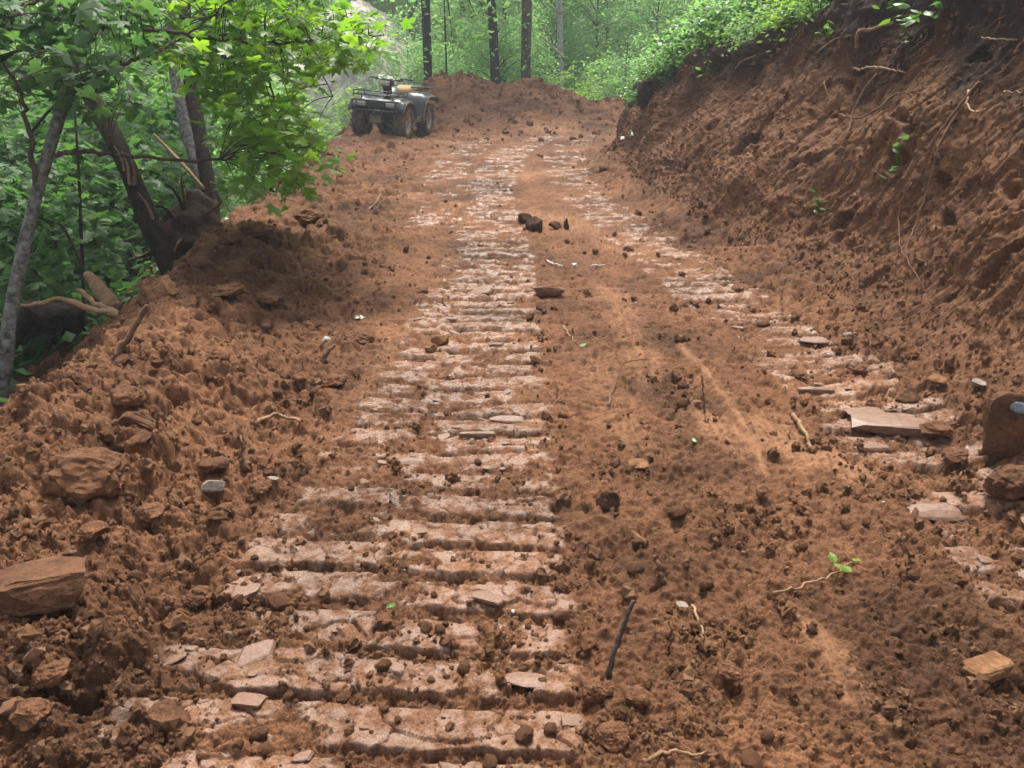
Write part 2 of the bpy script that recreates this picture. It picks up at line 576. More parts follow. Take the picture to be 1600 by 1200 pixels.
def soil_material(name, attrs=True, dark=1.0, humus=False, crumb=False):
    m, t, n, l = newmat(name)
    tc = n.new('ShaderNodeTexCoord').outputs['Object']
    n1 = noise(n, l, tc, 2.2, 5); n2 = noise(n, l, tc, 34, 5, .65); n3 = noise(n, l, tc, 160, 4, .7)
    r1 = ramp(n, [(.30, SOIL_D), (.52, SOIL_M), (.75, SOIL_L)])
    add = n.new('ShaderNodeMath'); add.operation = 'MULTIPLY_ADD'
    l.new(n2.outputs[0], add.inputs[0]); add.inputs[1].default_value = .55
    mu = n.new('ShaderNodeMath'); mu.operation = 'MULTIPLY'; mu.inputs[1].default_value = .45
    l.new(n1.outputs[0], mu.inputs[0]); l.new(mu.outputs[0], add.inputs[2])
    l.new(add.outputs[0], r1.inputs[0])
    r3 = ramp(n, [(.30, .42), (.50, 1.0), (.70, 1.6)])
    l.new(n3.outputs[0], r3.inputs[0])
    col = mixc(n, l, r1.outputs[0], r3.outputs[0], .85, 'MULTIPLY')
    if crumb:      # every crumb its own tone
        oi = n.new('ShaderNodeObjectInfo')
        rc = ramp(n, [(0, SOIL_M), (.6, SOIL_L), (1.0, (.30, .16, .085))]); l.new(oi.outputs['Random'], rc.inputs[0])
        col = mixc(n, l, rc.outputs[0], r3.outputs[0], .5, 'MULTIPLY')
    pb = n.new('ShaderNodeBsdfPrincipled')
    pb.inputs['Roughness'].default_value = .93
    pb.inputs['Specular IOR Level'].default_value = .22
    if attrs:
        ca = n.new('ShaderNodeAttribute'); ca.attribute_name = 'clay'
        pa = n.new('ShaderNodeAttribute'); pa.attribute_name = 'pale'
        # dry crumbly dust spots keep parts of the pressed clay matt
        nd = noise(n, l, tc, 16, 6, .7)
        rd = ramp(n, [(.44, 0.0), (.60, 1.0)]); l.new(nd.outputs[0], rd.inputs[0])
        cc = mixc(n, l, CLAY_A, CLAY_B, n1.outputs[0])
        cc = mixc(n, l, cc, r3.outputs[0], .5, 'MULTIPLY')
        ng = noise(n, l, tc, 75, 4, .7)
        rg_ = ramp(n, [(.44, 0.0), (.56, 1.0)]); l.new(ng.outputs[0], rg_.inputs[0])
        sp_ = mixc(n, l, col, cc, rg_.outputs[0])
        cc = mixc(n, l, mixc(n, l, sp_, col, .45), mixc(n, l, cc, sp_, .22), rd.outputs[0])
        col = mixc(n, l, col, cc, ca.outputs['Fac'])
        # moist and dry areas of the fill
        nm = noise(n, l, tc, .9, 4, .6); rm_ = ramp(n, [(.36, .55), (.50, 1.0), (.66, 1.22)]); l.new(nm.outputs[0], rm_.inputs[0])
        col = mixc(n, l, col, rm_.outputs[0], 1.0, 'MULTIPLY')
        ps = n.new('ShaderNodeMapping'); ps.inputs['Scale'].default_value = (22, 3, 8); l.new(tc, ps.inputs[0])
        nps = noise(n, l, ps.outputs[0], 2.0, 5, .65)
        rps = ramp(n, [(.36, 0.15), (.62, 1.0)]); l.new(nps.outputs[0], rps.inputs[0])
        pm = n.new('ShaderNodeMath'); pm.operation = 'MULTIPLY'
        l.new(pa.outputs['Fac'], pm.inputs[0]); l.new(rps.outputs[0], pm.inputs[1])
        col = mixc(n, l, col, (.36, .185, .095), pm.outputs[0])
        wet = n.new('ShaderNodeMath'); wet.operation = 'MULTIPLY'
        l.new(ca.outputs['Fac'], wet.inputs[0]); l.new(rd.outputs[0], wet.inputs[1])
        rr = n.new('ShaderNodeMapRange'); rr.inputs[3].default_value = .93; rr.inputs[4].default_value = .22
        l.new(wet.outputs[0], rr.inputs[0]); l.new(rr.outputs[0], pb.inputs['Roughness'])
        sr = n.new('ShaderNodeMapRange'); sr.inputs[3].default_value = .2; sr.inputs[4].default_value = .9
        l.new(wet.outputs[0], sr.inputs[0]); l.new(sr.outputs[0], pb.inputs['Specular IOR Level'])
    if humus:
        ha = n.new('ShaderNodeAttribute'); ha.attribute_name = 'humus'
        hc = mixc(n, l, (.018, .012, .009), (.05, .03, .02), n2.outputs[0])
        col = mixc(n, l, col, hc, ha.outputs['Fac'])
    if dark != 1.0:
        col = mixc(n, l, col, (dark, dark, dark), 1.0, 'MULTIPLY')
    l.new(col, pb.inputs['Base Color'])
    b1 = bump(n, l, n2.outputs[0], .6, .018)
    b2 = bump(n, l, n3.outputs[0], .7, .007, b1)
    l.new(b2, pb.inputs['Normal'])
    out = n.new('ShaderNodeOutputMaterial'); l.new(pb.outputs[0], out.inputs[0])
    return m


def simple(name, c1, c2, scale=20, rough=.8, bstr=.4, bdist=.01, spec=.3, detail=5, metallic=0, stretch=None):
    m, t, n, l = newmat(name)
    tc = n.new('ShaderNodeTexCoord').outputs['Object']
    if stretch:
        mp = n.new('ShaderNodeMapping'); mp.inputs['Scale'].default_value = stretch; l.new(tc, mp.inputs[0]); tc = mp.outputs[0]
    n1 = noise(n, l, tc, scale, detail, .62)
    r = ramp(n, [(.33, c1), (.66, c2)]); l.new(n1.outputs[0], r.inputs[0])
    n2 = noise(n, l, tc, scale * 7, 4, .7)
    r2 = ramp(n, [(.32, .55), (.5, 1.0), (.7, 1.35)]); l.new(n2.outputs[0], r2.inputs[0])
    pb = n.new('ShaderNodeBsdfPrincipled')
    l.new(mixc(n, l, r.outputs[0], r2.outputs[0], .8 if bstr >= .3 else .2, 'MULTIPLY'), pb.inputs['Base Color'])
    pb.inputs['Roughness'].default_value = rough; pb.inputs['Specular IOR Level'].default_value = spec; pb.inputs['Metallic'].default_value = metallic
    if bstr:
        l.new(bump(n, l, n2.outputs[0], bstr, bdist * .35, bump(n, l, n1.outputs[0], bstr, bdist)), pb.inputs['Normal'])
    out = n.new('ShaderNodeOutputMaterial'); l.new(pb.outputs[0], out.inputs[0])
    return m


def leaf_material(name, c_a, c_b, under, trans, tw=.45, rough=.42):
    m, t, n, l = newmat(name)
    at = n.new('ShaderNodeAttribute'); at.attribute_name = 'rnd'
    oi = n.new('ShaderNodeObjectInfo')
    ad = n.new('ShaderNodeMath'); ad.operation = 'ADD'; l.new(at.outputs['Fac'], ad.inputs[0]); l.new(oi.outputs['Random'], ad.inputs[1])
    fr = n.new('ShaderNodeMath'); fr.operation = 'FRACT'; l.new(ad.outputs[0], fr.inputs[0])
    col = mixc(n, l, c_a, c_b, fr.outputs[0])
    geo = n.new('ShaderNodeNewGeometry')
    col2 = mixc(n, l, col, under, geo.outputs['Backfacing'])
    pb = n.new('ShaderNodeBsdfPrincipled'); l.new(col2, pb.inputs['Base Color'])
    pb.inputs['Roughness'].default_value = rough; pb.inputs['Specular IOR Level'].default_value = .4
    tr = n.new('ShaderNodeBsdfTranslucent')
    tcol = mixc(n, l, trans, (trans[0] * .55, trans[1] * .75, trans[2]), fr.outputs[0]); l.new(tcol, tr.inputs['Color'])
    mx = n.new('ShaderNodeMixShader'); mx.inputs[0].default_value = tw
    l.new(pb.outputs[0], mx.inputs[1]); l.new(tr.outputs[0], mx.inputs[2])
    out = n.new('ShaderNodeOutputMaterial'); l.new(mx.outputs[0], out.inputs[0])
    return m


M_ROAD = soil_material('red_soil_road', True)
M_BANK = soil_material('red_soil_bank', False, 1.0, True)
M_SOIL = soil_material('red_soil_clod', False, 1.0)
M_CRUMB = soil_material('red_soil_crumb', False, 1.0, crumb=True)
M_CLAY = simple('pressed_clay', (.11, .052, .027), (.22, .118, .070), 12, .5, .5, .004, .5, 7)
M_ROCKB = simple('brown_rock', (.060, .027, .014), (.15, .070, .034), 9, .9, .9, .02, .2, 8)
M_ROCKO = simple('ochre_rock', (.12, .056, .026), (.25, .125, .058), 9, .9, .9, .02, .2, 8)
M_ROCKG = simple('grey_rock', (.15, .115, .085), (.29, .235, .185), 30, .7, .4, .008)
M_ROCKD = simple('dark_humus', (.022, .013, .009), (.075, .040, .024), 18, .95, .8, .02)
M_DSOIL = simple('dark_soil', (.030, .016, .010), (.095, .048, .027), 14, .95, .9, .02, .15)
M_WHITE = simple('pale_stone', (.40, .36, .31), (.62, .58, .52), 25, .7, .3, .005)
M_ROOT = simple('tan_root', (.15, .08, .04), (.32, .19, .10), 18, .75, .5, .004)
M_ROOTD = simple('brown_root', (.10, .05, .028), (.19, .10, .055), 18, .85, .5, .004)
M_WOODL = simple('bare_wood', (.20, .11, .055), (.38, .23, .12), 12, .7, .5, .004, stretch=(1, 1, 6))
M_BARKG = simple('grey_mottled_bark', (.030, .026, .022), (.22, .205, .18), 26, .95, .9, .012, detail=8)
M_BARKD = simple('dark_bark', (.010, .008, .006), (.050, .037, .029), 22, .95, .9, .015, .1, detail=7, stretch=(1, 1, .25))
M_BARKB = simple('brown_bark', (.035, .024, .018), (.12, .085, .065), 20, .95, .9, .015, detail=7, stretch=(1, 1, .3))
M_BARKP = simple('pale_bark', (.20, .19, .17), (.42, .40, .37), 12, .9, .5, .008, detail=6)
M_LOG = simple('rotten_log', (.010, .007, .005), (.05, .034, .025), 10, .95, 1.0, .03, stretch=(.3, 3, 3))
M_GROUND = simple('leaf_litter', (.035, .060, .018), (.070, .095, .035), 6, .95, .6, .04)
M_GRAVEL = simple('pale_gravel', (.24, .20, .16), (.62, .56, .49), 3, .9, .6, .03)
M_MAPLE = leaf_material('maple_leaf', (.075, .170, .012), (.135, .265, .020), (.14, .24, .06), (.34, .58, .03), .50)
M_SHADE = leaf_material('shade_painted_leaf', (.040, .100, .028), (.075, .150, .040), (.15, .22, .13), (.15, .33, .05), .40, .58)  # darker leaf green with the shade of the wood painted into the colour
M_FOREST = leaf_material('forest_leaf', (.130, .250, .065), (.210, .360, .100), (.22, .35, .15), (.44, .74, .16), .46, .55)
M_VINE = leaf_material('vine_leaf', (.060, .150, .020), (.100, .215, .030), (.12, .20, .08), (.18, .40, .03), .40, .34)
M_YLEAF = leaf_material('light_leaf', (.13, .240, .030), (.200, .320, .045), (.19, .29, .09), (.40, .62, .06), .46, .5)

# ------------------------------------------------------------------ land: fine road sheet
random.seed(4); np.random.seed(4)
ys = [1.18]
while ys[-1] < 18.6:
    ys.append(ys[-1] + min(ys[-1] * (.0021 + .00026 * ys[-1]), .036))
ys = list(np.linspace(-3, .9, 26)) + list(np.linspace(.92, 1.17, 30)) + ys + list(np.linspace(18.75, 23, 14))
ys = np.array(ys)
sf = np.arange(-.72, .7201, .0021)
sl = -.72 - np.cumsum(.0021 * 1.035 ** np.arange(1, 95))
so = .72 + np.cumsum(.0021 * 1.035 ** np.arange(1, 95))
ss_ = np.concatenate([sl[::-1], sf, so])
YY, SS = np.meshgrid(ys, ss_, indexing='ij')
XX = SS * (.9135 * np.maximum(YY, .6) + .65)
xbY = itp(YY, XB_Y, XB_X); xeY = itp(YY, XE_Y, XE_X)
nr, nc = XX.shape
hi_cut = xbY + .9; lo_cut = xeY - 4.5
keepv = (XX < hi_cut) & (XX > lo_cut)
idx = np.arange(nr * nc).reshape(nr, nc)
Q = np.stack([idx[:-1, :-1], idx[:-1, 1:], idx[1:, 1:], idx[1:, :-1]], -1).reshape(-1, 4)
kq = keepv.ravel()[Q].all(1)
Q = Q[kq]
used = np.unique(Q)
remap = np.full(nr * nc, -1); remap[used] = np.arange(len(used))
Q = remap[Q]
xf = XX.ravel()[used]; yf = YY.ravel()[used]
zf, clayf, smf = surface(xf, yf)
VF = np.stack([xf, yf, zf], 1)
fx = xf[Q].mean(1); fy = yf[Q].mean(1)
is_m = mound_w(fx, fy) > .12
is_b = (~is_m) & ((fx - itp(fy, XE_Y, XE_X)) < 1.15) & (fy < 11)


def sub_sheet(name, msk, label):
    q = Q[msk]; u = np.unique(q); rm = np.full(len(VF), -1); rm[u] = np.arange(len(u))
    me = bpy.data.meshes.new(name)
    set_mesh(me, VF[u], rm[q])
    attr(me, 'clay', clayf[u]); attr(me, 'pale', smf[u])
    o = obj(name, me, M_ROAD); o['kind'] = 'structure'; o['label'] = label
    return o


road = sub_sheet('dirt_road', ~(is_m | is_b), 'freshly graded red soil road with crawler track prints')
sub_sheet('soil_mound', is_m, 'long mound of loose red soil across the far end of the road')
sub_sheet('soil_berm', is_b, 'cloddy berm of loose red soil along the wooded edge of the road')

# surface lookup
def surf_z(x, y):
    return float(surface(np.array([x]), np.array([y]))[0][0])


# ------------------------------------------------------------------ land: the cut bank
bs = [1.0]
while bs[-1] < 17.5:
    bs.append(bs[-1] + bs[-1] * (.0022 + .0001 * bs[-1]))
bs = np.array(list(np.linspace(-3, .95, 30)) + bs)
PR = np.array([(-.30, -.16), (0, 0), (.20, .17), (.44, .50), (.68, .84), (.80, .985), (.90, 1.03), (1.15, 1.09), (1.9, 1.25), (2.6, 1.42)])
PRL = np.concatenate([[0], np.cumsum(np.hypot(np.diff(PR[:, 0]) * 1.3, np.diff(PR[:, 1]) * 1.9))])
tt = np.concatenate([np.linspace(0, .62, 330, endpoint=False), np.linspace(.62, 1, 60)]) * PRL[-1]
prx = np.interp(tt, PRL, PR[:, 0]); prz = np.interp(tt, PRL, PR[:, 1])
for _ in range(6):
    prx[1:-1] = (prx[:-2] + 2 * prx[1:-1] + prx[2:]) / 4; prz[1:-1] = (prz[:-2] + 2 * prz[1:-1] + prz[2:]) / 4
BS, TX = np.meshgrid(bs, prx, indexing='ij'); _, TZ = np.meshgrid(bs, prz, indexing='ij'); _, TL = np.meshgrid(bs, tt, indexing='ij')


def bank_base(s, tx, tz):
    xb = itp(s, XB_Y, XB_X); run = itp(s, RN_Y, RN_X); zt_ = itp(s, ZT_Y, ZT_X) * (1 + .06 * perlin(s * 1.3, s * 0, 401))
    X = xb + tx * run; Z = tz * zt_
    return X, s + 0 * X, Z


BX, BY, BZ = bank_base(BS, TX, TZ)
P0 = np.stack([BX, BY, BZ], -1)
dS = np.gradient(P0, axis=0); dT = np.gradient(P0, axis=1)
NB = np.cross(dT, dS); NB /= np.linalg.norm(NB, axis=-1, keepdims=True) + 1e-9
if NB[len(bs) // 2, 150, 0] > 0: NB = -NB
hf = np.clip(TZ, 0, 1.3)
# coordinates running along the bank and down its face; gouges slant a little
gs = BS + .12 * TL + .08 * fbm(BS * 1.6, TL * 1.6, 3, 405); gt = TL + .06 * fbm(BS * 3, TL * 3, 2, 406)
face = ss(.02, .25, hf) * ss(1.12, .95, hf)
butt = .17 * fbm(gs * .75, gt * .7, 2, 411) * face
rg = 1 - np.abs(fbm(gs * 3.1 + .3 * perlin(gs * 2, gt * 2, 5), gt * .8, 3, 421))
gouge = -.060 * ss(.80, 1.0, rg) * .5 * face * ss(-.3, .3, perlin(gs * .9, gt * .9, 422))
rg2 = 1 - np.abs(fbm(gs * 9, gt * 2.2, 3, 431)); gouge += -.016 * ss(.75, 1.0, rg2) * face
clump = .40 * lumps(gs, gt * .8, .22, 441, .16, .12, .42) * ss(.0, .5, fbm(gs * 1.5, gt * 1.5, 2, 442))
clump += .15 * lumps(gs + .02 * fbm(gs * 12, gt * 12, 2, 7), gt * .55, .085, 451, .34, .12, .6)
clump += .55 * lumps(gs, gt * .7, .034, 461, .6, .2, .7) + .024 * fbm(gs * 30, gt * 14, 4, 462, .7)
clump += .5 * lumps(gs, gt, .016, 465, .8, .2, .7) * np.clip(1.5 - BS / 5, 0, 1)
holes = -.10 * ss(.42, .60, fbm(gs * 2.6, gt * 2.6, 3, 471)) * face
lip = .16 * ss(.80, .97, hf) * ss(1.2, 1.0, hf) * (.5 + fbm(gs * 2.0, gt * 1, 3, 481))
rag = .05 * fbm(gs * 8, gt * 8, 3, 491) * ss(.75, .95, hf)
und = .014 * fbm(gs * 4, gt * 4, 5, 495)
fa, fae = facets(gs, gt * .38, .34, 601, 1.8, .35); fb, fbe = facets(gs, gt * .4, .12, 605, 1.8, .3); fc, fce = facets(gs, gt * .6, .05, 609, 1.6, .3)
clump = clump * .55 + face * (.060 * fa * ss(-.1, .5, fbm(gs * 1.3, gt * 1.1, 3, 611)) + .009 * fb + .011 * fc - .004 * ss(.15, 0, fbe))
scr = ss(.1, .5, fbm(gs * .9 + 5, gt * 1.0, 2, 621)) * face
clump = clump - scr * .014 * (np.abs(((gs * 15 + .4 * fbm(gs * 2, gt * 2, 2, 622)) % 1) - .5) * 2) ** 3
disp = butt + gouge + clump + holes + lip + rag + und
disp = disp - .02
PB = P0 + NB * disp[..., None]
hum = ss(.70, .96, hf + .15 * ss(7.5, 4.5, BS) + .22 * fbm(gs * 2.2, gt * 2.2, 4, 501) + .05 * perlin(gs * 12, gt * 12, 502))
hum = hum * itp(BS, [0, 9, 11, 14], [1, .95, .8, .9])
nr2, nc2 = BX.shape
idx = np.arange(nr2 * nc2).reshape(nr2, nc2)
QB = np.stack([idx[:-1, :-1], idx[1:, :-1], idx[1:, 1:], idx[:-1, 1:]], -1).reshape(-1, 4)
me = bpy.data.meshes.new('cut_bank')
set_mesh(me, PB.reshape(-1, 3), QB)
attr(me, 'humus', hum.ravel())
bank = obj('cut_bank', me, M_BANK); bank['kind'] = 'structure'; bank['label'] = 'steep freshly cut bank of red soil with dark topsoil lip'


PBf = PB.reshape(-1, 3)
_pd = PBf - np.array([0, 0, CAMZ])
_dep = _pd[:, 1] * CP - _pd[:, 2] * SP
_ppx = 800 + F * _pd[:, 0] / np.maximum(_dep, .1)
_ppy = 600 - F * (_pd[:, 1] * SP + _pd[:, 2] * CP) / np.maximum(_dep, .1)
NBf = NB.reshape(-1, 3)


def bp(px, py):
    """point of the bank seen at a photograph pixel (nearest surface), its normal, its depth"""
    d = np.hypot(_ppx - px, _ppy - py) + np.where(_dep < .5, 1e6, 0)
    k = np.where(d < d.min() + 5)[0]
    k = k[np.argmin(_dep[k])]
    return PBf[k].copy(), NBf[k].copy(), _dep[k]


# ------------------------------------------------------------------ land: coarse ground out to the horizon
gx = np.concatenate([-np.geomspace(125, 12, 40), np.linspace(-11.6, 12, 100), np.geomspace(12.5, 125, 40)])
gy = np.concatenate([-np.geomspace(125, 5, 24), np.linspace(-4.6, 30, 130), np.geomspace(31, 140, 40)])
GX, GY = np.meshgrid(gx, gy, indexing='ij')
GZ = T_far(GX, GY) - .32
idx = np.arange(GX.size).reshape(GX.shape)
QG = np.stack([idx[:-1, :-1], idx[1:, :-1], idx[1:, 1:], idx[:-1, 1:]], -1).reshape(-1, 4)
g = mk('ground', np.stack([GX, GY, GZ], -1).reshape(-1, 3), QG, M_GROUND)
g['kind'] = 'structure'


def gz(x, y):
    return float(T_far(np.array([float(x)]), np.array([float(y)]))[0]) - .32

# ------------------------------------------------------------------ leaves
_mo = [(0, 0), (.45, -.02), (.27, .20), (.52, .32), (.62, .58), (.40, .52), (.19, .50), (.26, .74), (0, 1.0)]
_mo = _mo + [(-x, y) for x, y in _mo[-2:0:-1]]
MAPLE_V = np.array([(0, .34, .03)] + [(x, y, -.16 * abs(x) - .10 * max(0, y - .4)) for x, y in _mo])
MAPLE_F = np.array([(0, 1 + i, 1 + (i + 1) % len(_mo)) for i in range(len(_mo))])
OV_V = np.array([(0, 0, 0), (.24, .22, -.05), (.30, .50, -.07), (.14, .82, -.08), (0, 1.0, -.12), (-.14, .82, -.08), (-.30, .50, -.07), (-.24, .22, -.05), (0, .5, .02)])
OV_F = np.array([(8, i, (i + 1) % 8) for i in range(8)])
DI_V = np.array([(0, 0, 0), (.34, .45, -.06), (0, 1, -.10), (-.34, .45, -.06), (0, .5, .04)])
DI_F = np.array([(4, 0, 1), (4, 1, 2), (4, 2, 3), (4, 3, 0)])


def leaf_frames(nrm, az):
    nrm = nrm / (np.linalg.norm(nrm, axis=1, keepdims=True) + 1e-9)
    a = np.stack([np.cos(az), np.sin(az), np.zeros_like(az)], 1)
    yv = a - nrm * (a * nrm).sum(1, keepdims=True)
    yv /= np.linalg.norm(yv, axis=1, keepdims=True) + 1e-9
    xv = np.cross(yv, nrm)
    return xv, yv, nrm


def leaves_geo(LV, LF, pos, nrm, az, size):
    xv, yv, zv = leaf_frames(nrm, az)
    P = (LV[None, :, 0, None] * xv[:, None] + LV[None, :, 1, None] * yv[:, None] + LV[None, :, 2, None] * zv[:, None]) * size[:, None, None] + pos[:, None]
    n, k = len(pos), len(LV)
    Fc = LF[None] + (np.arange(n) * k)[:, None, None]
    rnd = np.repeat(np.random.rand(n), k)
    return P.reshape(-1, 3), Fc.reshape(-1, 3), rnd


def leaf_norms(n, tilt=.55):
    v = np.random.normal(0, tilt, (n, 3)); v[:, 2] = 1
    return v


def leaves_mesh(name, LV, LF, pos, size, mat, parent=None, tilt=.55, az=None, kind=None):
    n = len(pos)
    if az is None: az = np.random.rand(n) * 6.283
    P, Fc, rnd = leaves_geo(LV, LF, pos, leaf_norms(n, tilt), az, size)
    o = mk(name, P, Fc, mat, parent, False, rnd)
    if kind: o['kind'] = kind
    return o


def clump_points(n, ncl, rx, rz, cr, zc, shell=.5, seed=0):
    rng = np.random.RandomState(seed)
    c = rng.normal(size=(ncl, 3)); c /= np.linalg.norm(c, axis=1, keepdims=True)
    c *= (shell + (1 - shell) * rng.rand(ncl, 1)) ** .8
    c = c * np.array([rx, rx, rz]) + np.array([0, 0, zc])
    k = rng.randint(0, ncl, n)
    off = rng.normal(size=(n, 3)) * np.array([cr, cr, cr * .55]) * (.5 + rng.rand(ncl)[k][:, None])
    return c[k] + off, c


def trunk_mesh(name, pts, rad, mat, parent, n=10, seed=0, wob=.08, per=6):
    P = spline(pts, per)
    r = np.interp(np.linspace(0, 1, len(P)), np.linspace(0, 1, len(rad)), rad)
    V, Fc = tube_geo(P, list(r), n, True, wob, seed)
    return mk(name, V, Fc, mat, parent, True)


def make_tree(name, h, crx, crz, nleaf, ncl, lsize, mat, bark, tr, seed, LV=DI_V, LF=DI_F, low=.25, cr=.45):
    """whole tree: tapered trunk with limbs, crown of leaves in clumps"""
    t = empty(name)
    rng = np.random.RandomState(seed); np.random.seed(seed)
    zc = low * h + crz
    pts, cl = clump_points(nleaf, ncl, crx, crz, cr, zc, .45, seed)
    mb = MB()
    lean = rng.normal(0, .05, 2) * h
    tp = [np.array([0, 0, -.6]), np.array([lean[0] * .2, lean[1] * .2, h * .3]), np.array([lean[0] * .6, lean[1] * .6, h * .65]), np.array([lean[0], lean[1], h])]
    TP = spline(tp, 6)
    V, Fc = tube_geo(TP, list(np.linspace(tr, tr * .15, len(TP))), 8, True, .08, seed); mb.add(V, Fc)
    for c in cl[::max(1, ncl // 16)]:
        zb = max(.15 * h, min(c[2] - .5 * np.hypot(c[0], c[1]), h * .9))
        s0 = TP[int(np.clip((zb + .6) / (h + .6) * (len(TP) - 1), 0, len(TP) - 1))]
        mid = (s0 + c) / 2 + np.array([0, 0, .12 * np.linalg.norm(c - s0)])
        V, Fc = tube_geo(spline([s0, mid, c], 4), list(np.linspace(tr * .35, tr * .06, 9)), 5, True, 0, seed); mb.add(V, Fc)
    mb.build('trunk', bark, t, True)
    sz = lsize * (.6 + .7 * np.random.rand(nleaf))
    leaves_mesh('crown', LV, LF, pts, sz, mat, t, .6)
    return t


def make_shrub(name, h, rx, nleaf, ncl, lsize, mat, seed, LV=OV_V, LF=OV_F, stem=M_BARKB, cr=.16):
    t = empty(name)
    np.random.seed(seed)
    pts, cl = clump_points(nleaf, ncl, rx, h * .5, cr, h * .5, .35, seed)
    mb = MB()
    for c in cl[::2]:
        s0 = np.array([c[0] * .15, c[1] * .15, -.35])
        mid = (s0 * .5 + c * .5) + np.array([-c[0] * .15, -c[1] * .15, .1 * h])
        V, Fc = tube_geo(spline([s0, mid, c], 4), list(np.linspace(.012, .003, 9)), 5); mb.add(V, Fc)
    mb.build('stems', stem, t, True)
    sz = lsize * (.55 + .75 * np.random.rand(nleaf))
    leaves_mesh('foliage', LV, LF, pts, sz, mat, t, .6)
    return t


def put(proto, n_used, x, y, z, s=1.0, rz=0.0, tilt=0.0):
    o = proto if n_used == 0 else copy_tree(proto)
    o.location = (x, y, z); o.rotation_euler = (tilt, tilt * .5, rz); o.scale = (s, s, s)
    return o


# ------------------------------------------------------------------ forest behind
rs = np.random.RandomState(12)
forest = [make_tree('forest_tree', 8.5, 2.0, 3.9, 4600, 70, .17, M_FOREST, M_BARKB, .10, 21, low=.08, cr=.42),
          make_tree('forest_tree', 7.0, 1.7, 3.3, 4000, 60, .15, M_FOREST, M_BARKP, .07, 22, low=.06, cr=.36),
          make_tree('forest_tree', 6.0, 1.9, 2.8, 4000, 55, .17, M_YLEAF, M_BARKB, .07, 23, low=.07, cr=.40)]
cnt = [0, 0, 0]
LBL = {(0, 'c'): 'tall dark green tree in the wood beyond the soil mound',
       (1, 'c'): 'slim mid green tree in the wood beyond the soil mound',
       (2, 'c'): 'light yellow-green tree in the wood beyond the soil mound',
       (0, 'l'): 'tall dark green tree on the slope below the berm',
       (1, 'l'): 'slim mid green tree on the slope below the berm',
       (2, 'l'): 'light yellow-green tree on the slope below the berm',
       (0, 'r'): 'tall dark green tree on the hillside above the cut bank',
       (1, 'r'): 'slim mid green tree on the hillside above the cut bank',
       (2, 'r'): 'light yellow-green tree on the hillside above the cut bank'}
GRP = {'c': 'trees in the wood beyond the mound', 'l': 'trees on the slope below the berm', 'r': 'trees on the hillside above the bank'}
spots = []
for row, (y0, n, x0, x1) in enumerate([(22.5, 12, -7, 8), (24.8, 15, -10, 9), (27.5, 18, -13, 10), (31, 20, -17, 12), (35, 22, -20, 15), (40, 22, -24, 18), (47, 20, -28, 23), (56, 17, -34, 28), (68, 16, -42, 36)]):
    for i in range(n):
        x = x0 + (x1 - x0) * (i + .5) / n + rs.normal(0, .5)
        y = y0 + rs.normal(0, .8)
        if -8.6 < x * 30 / y < -4.2 and y < 34: continue        # the open pale clearing
        spots.append((x, y, 'c', .50 + .014 * (y - 22)))
for (x, y) in [(-6.2, 13.5), (-8.5, 16), (-6.5, 18.5), (-10, 12), (-9.5, 20), (-12.5, 17), (-8.5, 8.5), (-11, 9.5), (-13.5, 13), (-16, 18), (-14, 22), (-17, 25), (-20, 21), (-22, 30), (-7.8, 23)]:
    spots.append((x, y, 'l', 1.0))
for (x, y) in [(7.5, 15), (9.5, 12), (8.3, 19), (12, 16), (6.2, 20.5), (11, 21), (13, 11), (15, 19), (9.8, 25)]:
    spots.append((x, y, 'r', .85))
for (x, y, zone, s) in spots:
    v = int(rs.choice([0, 1, 2], p=[.42, .34, .24]))
    o = put(forest[v], cnt[v], x, y, gz(x, y) - .1, s * rs.uniform(.85, 1.2), rs.uniform(0, 6.28)); cnt[v] += 1
    if zone == 'c':
        ppx = 800 + F * x / (y * CP + .65)
        wh = 'left of the clearing' if ppx < 500 else 'behind the quad bike' if ppx < 680 else 'left of the leaning trunk' if ppx < 765 else 'behind the two middle trunks' if ppx < 850 else 'around the pale tree' if ppx < 930 else 'behind the bank end' if ppx < 1040 else 'above the weedy bank top'
        tag(o, ['tall dark green tree', 'slim mid green tree', 'light yellow-green tree'][v] + (' at the front of the wood ' if y < 26.5 else ' midway in the wood ' if y < 37 else ' deep in the wood ') + wh, 'tree', GRP[zone])
    else:
        tag(o, LBL[(v, zone)] + (', near the road' if y < 14 else ', farther off'), 'tree', GRP[zone])

# ------------------------------------------------------------------ understory shrubs
shr = [make_shrub('forest_shrub', 1.7, .95, 1300, 26, .11, M_FOREST, 31, DI_V, DI_F, cr=.2),
       make_shrub('forest_shrub', 1.4, 1.0, 1200, 24, .12, M_YLEAF, 32, DI_V, DI_F, cr=.2)]
cnt = [0, 0]
SL = ['mid green bushy shrub', 'light green bushy shrub']
for (x0, x1, y0, y1, n, where, grp) in [(-8, 8, 19.6, 27, 46, 'at the foot of the wood beyond the mound', 'shrubs at the foot of the wood'),
                                        (-9, -4.4, 8, 19, 20, 'on the slope below the berm', 'shrubs on the slope below the berm')]:
    for i in range(n):
        x, y = rs.uniform(x0, x1), rs.uniform(y0, y1)
        if x > 3 and y < 19: continue
        if -8.2 < x * 30 / y < -3.9 and y > 18 and rs.rand() < .3: continue
        v = i % 2
        o = put(shr[v], cnt[v], x, y, gz(x, y) + .05, rs.uniform(.8, 1.25), rs.uniform(0, 6.28)); cnt[v] += 1
        tag(o, SL[v] + ' ' + where, 'shrub', grp)

